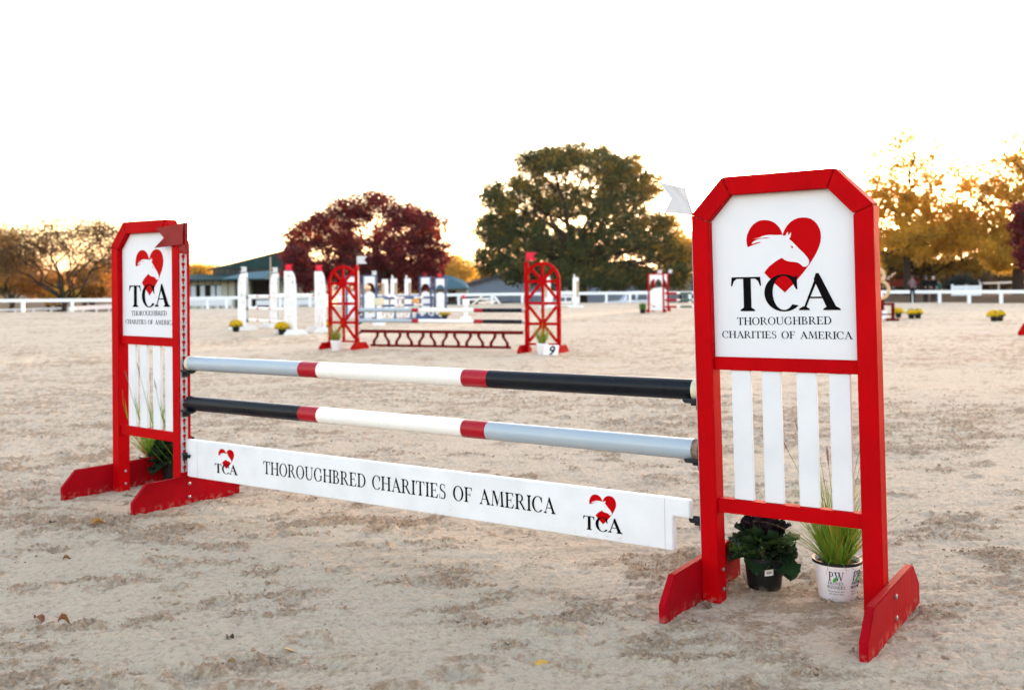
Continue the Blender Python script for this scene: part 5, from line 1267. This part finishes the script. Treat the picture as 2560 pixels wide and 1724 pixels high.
lowfence('white barrier with red panels beyond the rail beside the dark doorway', 640, 757, 812, 754, 76, 78, 6, h=0.4, drop=0.3)

# ------------------------------------------------------------------ trees
def leafmat(name, c1, c2, c3, trans=0.45):
    m = bpy.data.materials.new(name); m.use_nodes = True; n = m.node_tree.nodes; l = m.node_tree.links
    b = n['Principled BSDF']; b.inputs['Roughness'].default_value = 0.6; b.inputs['Specular IOR Level'].default_value = 0.25
    at = n.new('ShaderNodeAttribute'); at.attribute_name = 'tint'
    cr = n.new('ShaderNodeValToRGB'); e = cr.color_ramp.elements
    e[0].position = 0.0; e[0].color = (*c1, 1); e[1].position = 1.0; e[1].color = (*c3, 1); x = e.new(0.55); x.color = (*c2, 1)
    l.new(at.outputs['Fac'], cr.inputs[0]); l.new(cr.outputs[0], b.inputs['Base Color'])
    tr = n.new('ShaderNodeBsdfTranslucent'); ms = n.new('ShaderNodeMixShader'); ms.inputs[0].default_value = trans
    l.new(cr.outputs[0], tr.inputs['Color']); l.new(b.outputs[0], ms.inputs[1]); l.new(tr.outputs[0], ms.inputs[2]); l.new(ms.outputs[0], n['Material Output'].inputs['Surface'])
    return m
LM = {'maple': leafmat('crimson_leaf', (0.085, 0.008, 0.018), (0.16, 0.012, 0.018), (0.70, 0.08, 0.02), 0.45),
      'green': leafmat('dark_green_leaf', (0.030, 0.058, 0.024), (0.085, 0.10, 0.028), (0.55, 0.30, 0.03), 0.45),
      'gold': leafmat('golden_leaf', (0.45, 0.30, 0.06), (0.82, 0.50, 0.06), (0.95, 0.55, 0.07), 0.74),
      'olive': leafmat('olive_leaf', (0.12, 0.10, 0.02), (0.30, 0.19, 0.02), (0.55, 0.27, 0.02), 0.6),
      'rust': leafmat('rust_leaf', (0.20, 0.09, 0.03), (0.42, 0.18, 0.025), (0.80, 0.36, 0.02), 0.6),
      'brown': leafmat('brown_leaf', (0.11, 0.07, 0.04), (0.24, 0.14, 0.05), (0.50, 0.24, 0.05), 0.55),
      'dark': leafmat('blue_green_needle', (0.012, 0.020, 0.020), (0.02, 0.03, 0.03), (0.03, 0.05, 0.03), 0.1)}
def leaves_mesh(name, cen, rad, n_per, size, m, parent, seed, tintf=None, flat=1.0):
    """many leaf-sized faces gathered in clumps of uneven density"""
    r = np.random.default_rng(seed)
    C = np.repeat(cen, n_per, axis=0); Rr = np.repeat(rad, n_per, axis=0)[:, None]
    d = r.standard_normal((len(C), 3)); d /= np.linalg.norm(d, axis=1)[:, None]
    P = C+d*Rr*(r.random((len(C), 1))**0.45)*np.array([1, 1, 0.75*flat])
    a = r.standard_normal((len(P), 3)); a /= np.linalg.norm(a, axis=1)[:, None]
    b = np.cross(a, r.standard_normal((len(P), 3))); b /= np.linalg.norm(b, axis=1)[:, None]
    s = size*(0.6+0.8*r.random((len(P), 1)))
    V = np.stack([P-a*s*0.6, P+b*s*0.38, P+a*s*0.6, P-b*s*0.38], 1).reshape(-1, 3); N = len(P)
    me = bpy.data.meshes.new(name); me.vertices.add(4*N); me.vertices.foreach_set('co', V.astype(np.float32).ravel())
    me.loops.add(4*N); me.loops.foreach_set('vertex_index', np.arange(4*N, dtype=np.int32)); me.polygons.add(N)
    me.polygons.foreach_set('loop_start', np.arange(0, 4*N, 4, dtype=np.int32)); me.polygons.foreach_set('loop_total', np.full(N, 4, dtype=np.int32))
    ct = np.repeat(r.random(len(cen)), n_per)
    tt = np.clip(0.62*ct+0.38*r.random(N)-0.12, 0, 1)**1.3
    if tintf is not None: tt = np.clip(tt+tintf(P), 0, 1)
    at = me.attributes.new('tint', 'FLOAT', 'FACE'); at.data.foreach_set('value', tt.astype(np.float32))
    me.materials.append(m); me.update()
    o = bpy.data.objects.new(name, me); COL.objects.link(o); o.parent = parent; return o
def crooked(mb, a, b, r0, r1, rnd, n=6, sag=0.05, seg=7):
    a, b = Vector(a), Vector(b); L = (b-a).length; pts = []; rs = []
    for i in range(n+1):
        s = i/n; j = math.sin(math.pi*s)*L*sag
        pts.append(a.lerp(b, s)+Vector((rnd.gauss(0, 1), rnd.gauss(0, 1), rnd.gauss(0, .6)))*j*0.6+Vector((0, 0, j*0.5))); rs.append(r0+(r1-r0)*s)
    mb.tube(pts, rs, seg); return pts
def tree(name, label, u, D, lobes, lk, trunk_r, n_cl, n_per, size, seed, fork=0.30, baseu=None, cat='tree', density=None, twig=5, clr=0.95, group=None, zb=None, tintf=None, bare=False, inner=True):
    """lobes: (u, v, ru, rv[, weight]) crown masses in the plane at depth D, given real depth of their own"""
    rnd = random.Random(seed); r = np.random.default_rng(seed); k = D/FPX
    b = gd(u, D)
    if zb is not None: b.z = zb
    t = thing(name, label, cat, b, 0, group)
    L = []
    for lb in lobes:
        c = dp(lb[0], lb[1], D)-b; dep = rnd.uniform(-0.5, 0.5)*lb[2]*k*1.2
        c = c+Vector((fwd[0], fwd[1], 0))*dep; L.append((np.array(c), lb[2]*k, lb[3]*k, lb[4] if len(lb) > 4 else 1.0))
    zmin = min(c[2]-rv for c, ru, rv, w in L); top = max(c[2] for c, ru, rv, w in L)
    fz = max(0.8, zmin*0.5+0.4 if fork is None else fork*top)
    tr = MB(); rr_ = trunk_r
    tr.tube([(0, 0, -0.4), (0, 0, 0.1), (rnd.gauss(0, .05), rnd.gauss(0, .05), fz*0.5), (rnd.gauss(0, .1), rnd.gauss(0, .1), fz)], [rr_*1.5, rr_*1.12, rr_*0.95, rr_*0.85], 12)
    bm_ = MB(); cen = []; rad = []
    wts = np.array([ru*rv*w for c, ru, rv, w in L]); wts = wts/wts.sum()
    for i, (c, ru, rv, w) in enumerate(L):
        pts = crooked(bm_, (0, 0, fz-0.15), c, rr_*0.55, rr_*0.10, rnd, 7, 0.10)
        for q in range(twig):
            st = pts[rnd.randint(3, 7)]; e = c+np.array([rnd.gauss(0, .6)*ru, rnd.gauss(0, .6)*ru, rnd.gauss(0, .6)*rv])
            p2 = crooked(bm_, st, e, rr_*0.14, rr_*0.03, rnd, 4, 0.08, 5)
            for q2 in range(2 if not bare else 5):
                e2 = np.array(p2[-1])+np.array([rnd.gauss(0, .30)*ru, rnd.gauss(0, .30)*ru, rnd.gauss(0.15, .30)*rv]); crooked(bm_, p2[rnd.randint(2, 4)], e2, rr_*0.05, rr_*0.012, rnd, 3, 0.1, 4)
        m_ = int(n_cl*wts[i])+1
        d = r.standard_normal((m_, 3)); d /= np.linalg.norm(d, axis=1)[:, None]
        rr2 = r.random((m_, 1))**0.42
        cen.append(c+d*rr2*np.array([ru, ru, rv])); rad.append(np.full(m_, 1.0)*size*clr*(2.0+2.2*r.random(m_))*(1.0 if w > 0.6 else 1.5))
    tr.build('trunk', BARK, t, smooth=True); o = bm_.build('branches', BARK, t, smooth=True)
    cen = np.concatenate(cen); rad = np.concatenate(rad)
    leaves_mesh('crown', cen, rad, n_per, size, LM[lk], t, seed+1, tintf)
    return t
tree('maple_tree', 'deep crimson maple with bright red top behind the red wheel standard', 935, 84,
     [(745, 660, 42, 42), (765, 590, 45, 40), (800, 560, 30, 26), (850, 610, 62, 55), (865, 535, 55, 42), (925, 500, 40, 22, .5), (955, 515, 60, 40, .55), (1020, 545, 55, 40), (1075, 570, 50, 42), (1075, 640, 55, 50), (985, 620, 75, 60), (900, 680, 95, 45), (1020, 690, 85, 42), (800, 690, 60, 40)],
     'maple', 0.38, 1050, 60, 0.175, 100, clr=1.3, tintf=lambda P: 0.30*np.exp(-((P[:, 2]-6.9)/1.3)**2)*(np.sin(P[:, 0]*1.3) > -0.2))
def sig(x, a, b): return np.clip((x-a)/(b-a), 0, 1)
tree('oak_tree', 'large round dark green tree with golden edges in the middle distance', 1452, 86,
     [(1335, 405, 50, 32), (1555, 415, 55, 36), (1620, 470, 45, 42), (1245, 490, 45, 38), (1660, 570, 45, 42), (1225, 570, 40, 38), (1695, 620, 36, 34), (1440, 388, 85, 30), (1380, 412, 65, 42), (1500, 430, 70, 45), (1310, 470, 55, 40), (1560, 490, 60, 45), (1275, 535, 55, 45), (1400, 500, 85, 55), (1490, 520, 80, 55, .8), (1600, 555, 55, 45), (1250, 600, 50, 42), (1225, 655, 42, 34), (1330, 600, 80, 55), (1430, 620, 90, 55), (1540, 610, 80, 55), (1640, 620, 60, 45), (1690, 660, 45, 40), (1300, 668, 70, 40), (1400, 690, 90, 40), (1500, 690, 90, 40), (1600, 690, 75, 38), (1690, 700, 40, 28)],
     'green', 0.55, 2500, 56, 0.175, 200, clr=1.3, tintf=lambda P: 0.5*sig(P[:, 0]*rgt[0]+P[:, 1]*rgt[1], 4.5, 9.0)*sig(P[:, 2], 2, 5)+0.22*sig(P[:, 2], 6, 11))  # golden leaves; orange glow on right side and top put into the tint
tree('golden_tree', 'tall golden tree with thin see through top just right of the big sign', 2268, 80,
     [(2250, 350, 60, 34, .28), (2330, 365, 50, 35, .25), (2270, 330, 55, 18, .2), (2395, 400, 45, 40, .3), (2430, 450, 40, 40, .4), (2190, 390, 50, 36, .28), (2280, 410, 70, 40, .45), (2190, 460, 60, 45, .7), (2330, 460, 60, 40, .6), (2240, 510, 75, 50), (2160, 560, 50, 50), (2330, 530, 70, 50), (2250, 590, 85, 50), (2350, 610, 70, 50), (2150, 650, 50, 45), (2400, 560, 50, 40)],
     'gold', 0.30, 850, 50, 0.17, 300, clr=1.35, group='golden trees at the right')
tree('golden_tree', 'darker stemmed golden tree behind the group of people', 2310, 90,
     [(2300, 600, 80, 45), (2370, 590, 60, 50), (2240, 620, 70, 50), (2350, 660, 90, 40), (2420, 640, 60, 45), (2180, 670, 60, 35)],
     'olive', 0.40, 460, 50, 0.18, 340, clr=1.3, group='golden trees at the right')
tree('golden_tree', 'large orange gold tree at the right edge with a thick dark trunk', 2545, 78,
     [(2530, 345, 45, 36, .4), (2580, 330, 40, 24, .3), (2600, 400, 70, 50, .7), (2500, 420, 60, 45, .6), (2450, 480, 55, 45, .8), (2540, 480, 80, 55), (2620, 520, 90, 70), (2470, 540, 70, 50), (2540, 570, 80, 50), (2430, 590, 55, 45), (2490, 620, 75, 40), (2600, 620, 90, 60), (2507, 602, 30, 26, 4), (2515, 650, 36, 26, 3)],  # last two dense lobes added to block the low sun
     'gold', 0.42, 900, 50, 0.17, 400, clr=1.35, group='golden trees at the right')
tree('crimson_tree', 'small crimson tree cut by the right edge of the picture', 2590, 64,
     [(2568, 545, 30, 45), (2590, 590, 40, 60), (2600, 650, 45, 40), (2560, 635, 25, 28)], 'maple', 0.16, 140, 40, 0.17, 500)
tree('bare_tree', 'spreading nearly leafless tree with a dark forked trunk behind the left rail', 161, 67,
     [(60, 640, 60, 50, .3), (20, 600, 50, 40, .4), (110, 575, 55, 24, .2), (205, 575, 60, 26, .2), (165, 610, 60, 40, .3), (260, 590, 50, 40, .35), (250, 650, 55, 40, .3), (90, 610, 50, 35, .4), (320, 600, 45, 40, .5), (10, 660, 50, 40, .6), (165, 548, 70, 14, .12)],
     'brown', 0.18, 560, 32, 0.115, 600, clr=1.6, bare=True, twig=9, fork=0.22)
tree('bare_tree', 'second thin stemmed tree at the far left edge, amber leaves low down', 26, 72,
     [(0, 620, 60, 50), (60, 680, 60, 40), (-40, 660, 60, 50), (80, 720, 45, 22)], 'rust', 0.16, 360, 34, 0.13, 650, clr=1.3)
# hedgerow trees and bushes farther off
FAR = [(30, 690, 95, 60, 36, 'olive', 'olive wood edge low at the far left'), (120, 705, 88, 60, 30, 'rust', 'orange bush behind the forked trunk'), (215, 690, 100, 70, 42, 'rust', 'rust coloured tree between the bare branches and the left standard'),
       (290, 680, 105, 60, 50, 'brown', 'brown tree just left of the left standard'), (230, 722, 76, 26, 15, 'rust', 'small bright orange bush right of the forked trunk'), (150, 735, 74, 40, 12, 'gold', 'low yellow shrubs under the bare tree'),
       (430, 680, 150, 60, 30, 'brown', 'distant tree line hidden behind the left standard'), (500, 680, 145, 36, 20, 'gold', 'pale golden tree top over the left end of the barn'), (545, 683, 160, 30, 16, 'brown', 'distant brown tree top over the barn roof'),
       (1060, 690, 130, 60, 45, 'gold', 'golden tree right of the crimson maple behind the hut'), (1140, 665, 125, 48, 42, 'gold', 'golden tree above the sea green hut roof'), (1190, 690, 132, 40, 32, 'rust', 'amber tree between the hut and the big green tree'),
       (1700, 620, 105, 50, 60, 'gold', 'golden tree glimpsed right of the big green tree under the white flag'), (1800, 640, 115, 90, 60, 'olive', 'tree hidden mostly behind the big sign'), (1980, 640, 115, 110, 60, 'olive', 'tree behind the big sign, left of the golden trees'),
       (2120, 690, 100, 60, 40, 'olive', 'olive tree low beside the right standard'), (2220, 690, 110, 70, 42, 'olive', 'shaded undergrowth tree behind the folded arm person'), (2330, 690, 112, 80, 44, 'olive', 'shaded tree behind the people at the rail'),
       (2255, 655, 103, 75, 42, 'olive', 'olive tree showing between the stems of the golden trees'), (2170, 650, 103, 60, 45, 'olive', 'olive tree just right of the big sign, under the golden crown'),
       (2450, 680, 108, 80, 50, 'brown', 'brown tree behind the white fence panel'), (2560, 690, 104, 80, 45, 'brown', 'brown tree behind the thick trunk at the right edge'), (2680, 660, 104, 80, 70, 'brown', 'brown tree beyond the right edge')]
for i, (u, v, D, ru, rv, lk, lab) in enumerate(FAR):
    k = D/FPX
    tree('autumn_tree', lab, u, D, [(u, v, ru*0.75, rv*0.75), (u-ru*0.5, v+rv*0.35, ru*0.5, rv*0.6), (u+ru*0.5, v+rv*0.25, ru*0.5, rv*0.6), (u, v+rv*0.7, ru*0.8, rv*0.5)],
         lk, 0.18, int(90+ru*rv*0.03)*(3 if u > 2100 else 1), 42, 0.0036*D*(0.58), 700+i, twig=3, clr=1.3, group='autumn trees beyond the fence')
bb_ = gd(2402, 77.2); t = thing('dark_bush', 'rounded dark blue green bush above the white boarded panel', 'bush', (bb_.x, bb_.y, 0.80))
k = 77.2/FPX; L = [(-14, 12, 20, 14), (8, 16, 26, 20), (26, 8, 22, 14), (-2, 6, 34, 14)]; cen = []; rad = []
rb_ = np.random.default_rng(5)
for (x, z, ru, rv) in L:
    d = rb_.standard_normal((40, 3)); d /= np.linalg.norm(d, axis=1)[:, None]
    cen.append(np.outer(np.ones(40), np.array([x*k*rgt[0], x*k*rgt[1], z*k]))+d*np.array([ru*k, ru*k, rv*k])*rb_.random((40, 1))**.4); rad.append(np.full(40, 0.35))
leaves_mesh('foliage', np.concatenate(cen), np.concatenate(rad), 40, 0.12, LM['dark'], t, 9)
MB().tube([(0, 0, -0.8), (0, 0, 0.4)], [0.2, 0.12], 8).build('trunk', BARK, t)

# ------------------------------------------------------------------ thin haze volume added for the veiling glow along the treeline
hz = bpy.data.materials.new('veil_haze'); hz.use_nodes = True; hz.node_tree.nodes.clear()
ho = hz.node_tree.nodes.new('ShaderNodeOutputMaterial'); hv = hz.node_tree.nodes.new('ShaderNodeVolumePrincipled')
hv.inputs['Color'].default_value = (1.0, 0.93, 0.84, 1); hv.inputs['Density'].default_value = 0.00007; hv.inputs['Anisotropy'].default_value = 0.6
hz.node_tree.links.new(hv.outputs[0], ho.inputs['Volume'])
hb = MB().box(-3000, 3000, -3000, 3000, -2.6, 17).build('haze', hz); hb['kind'] = 'stuff'
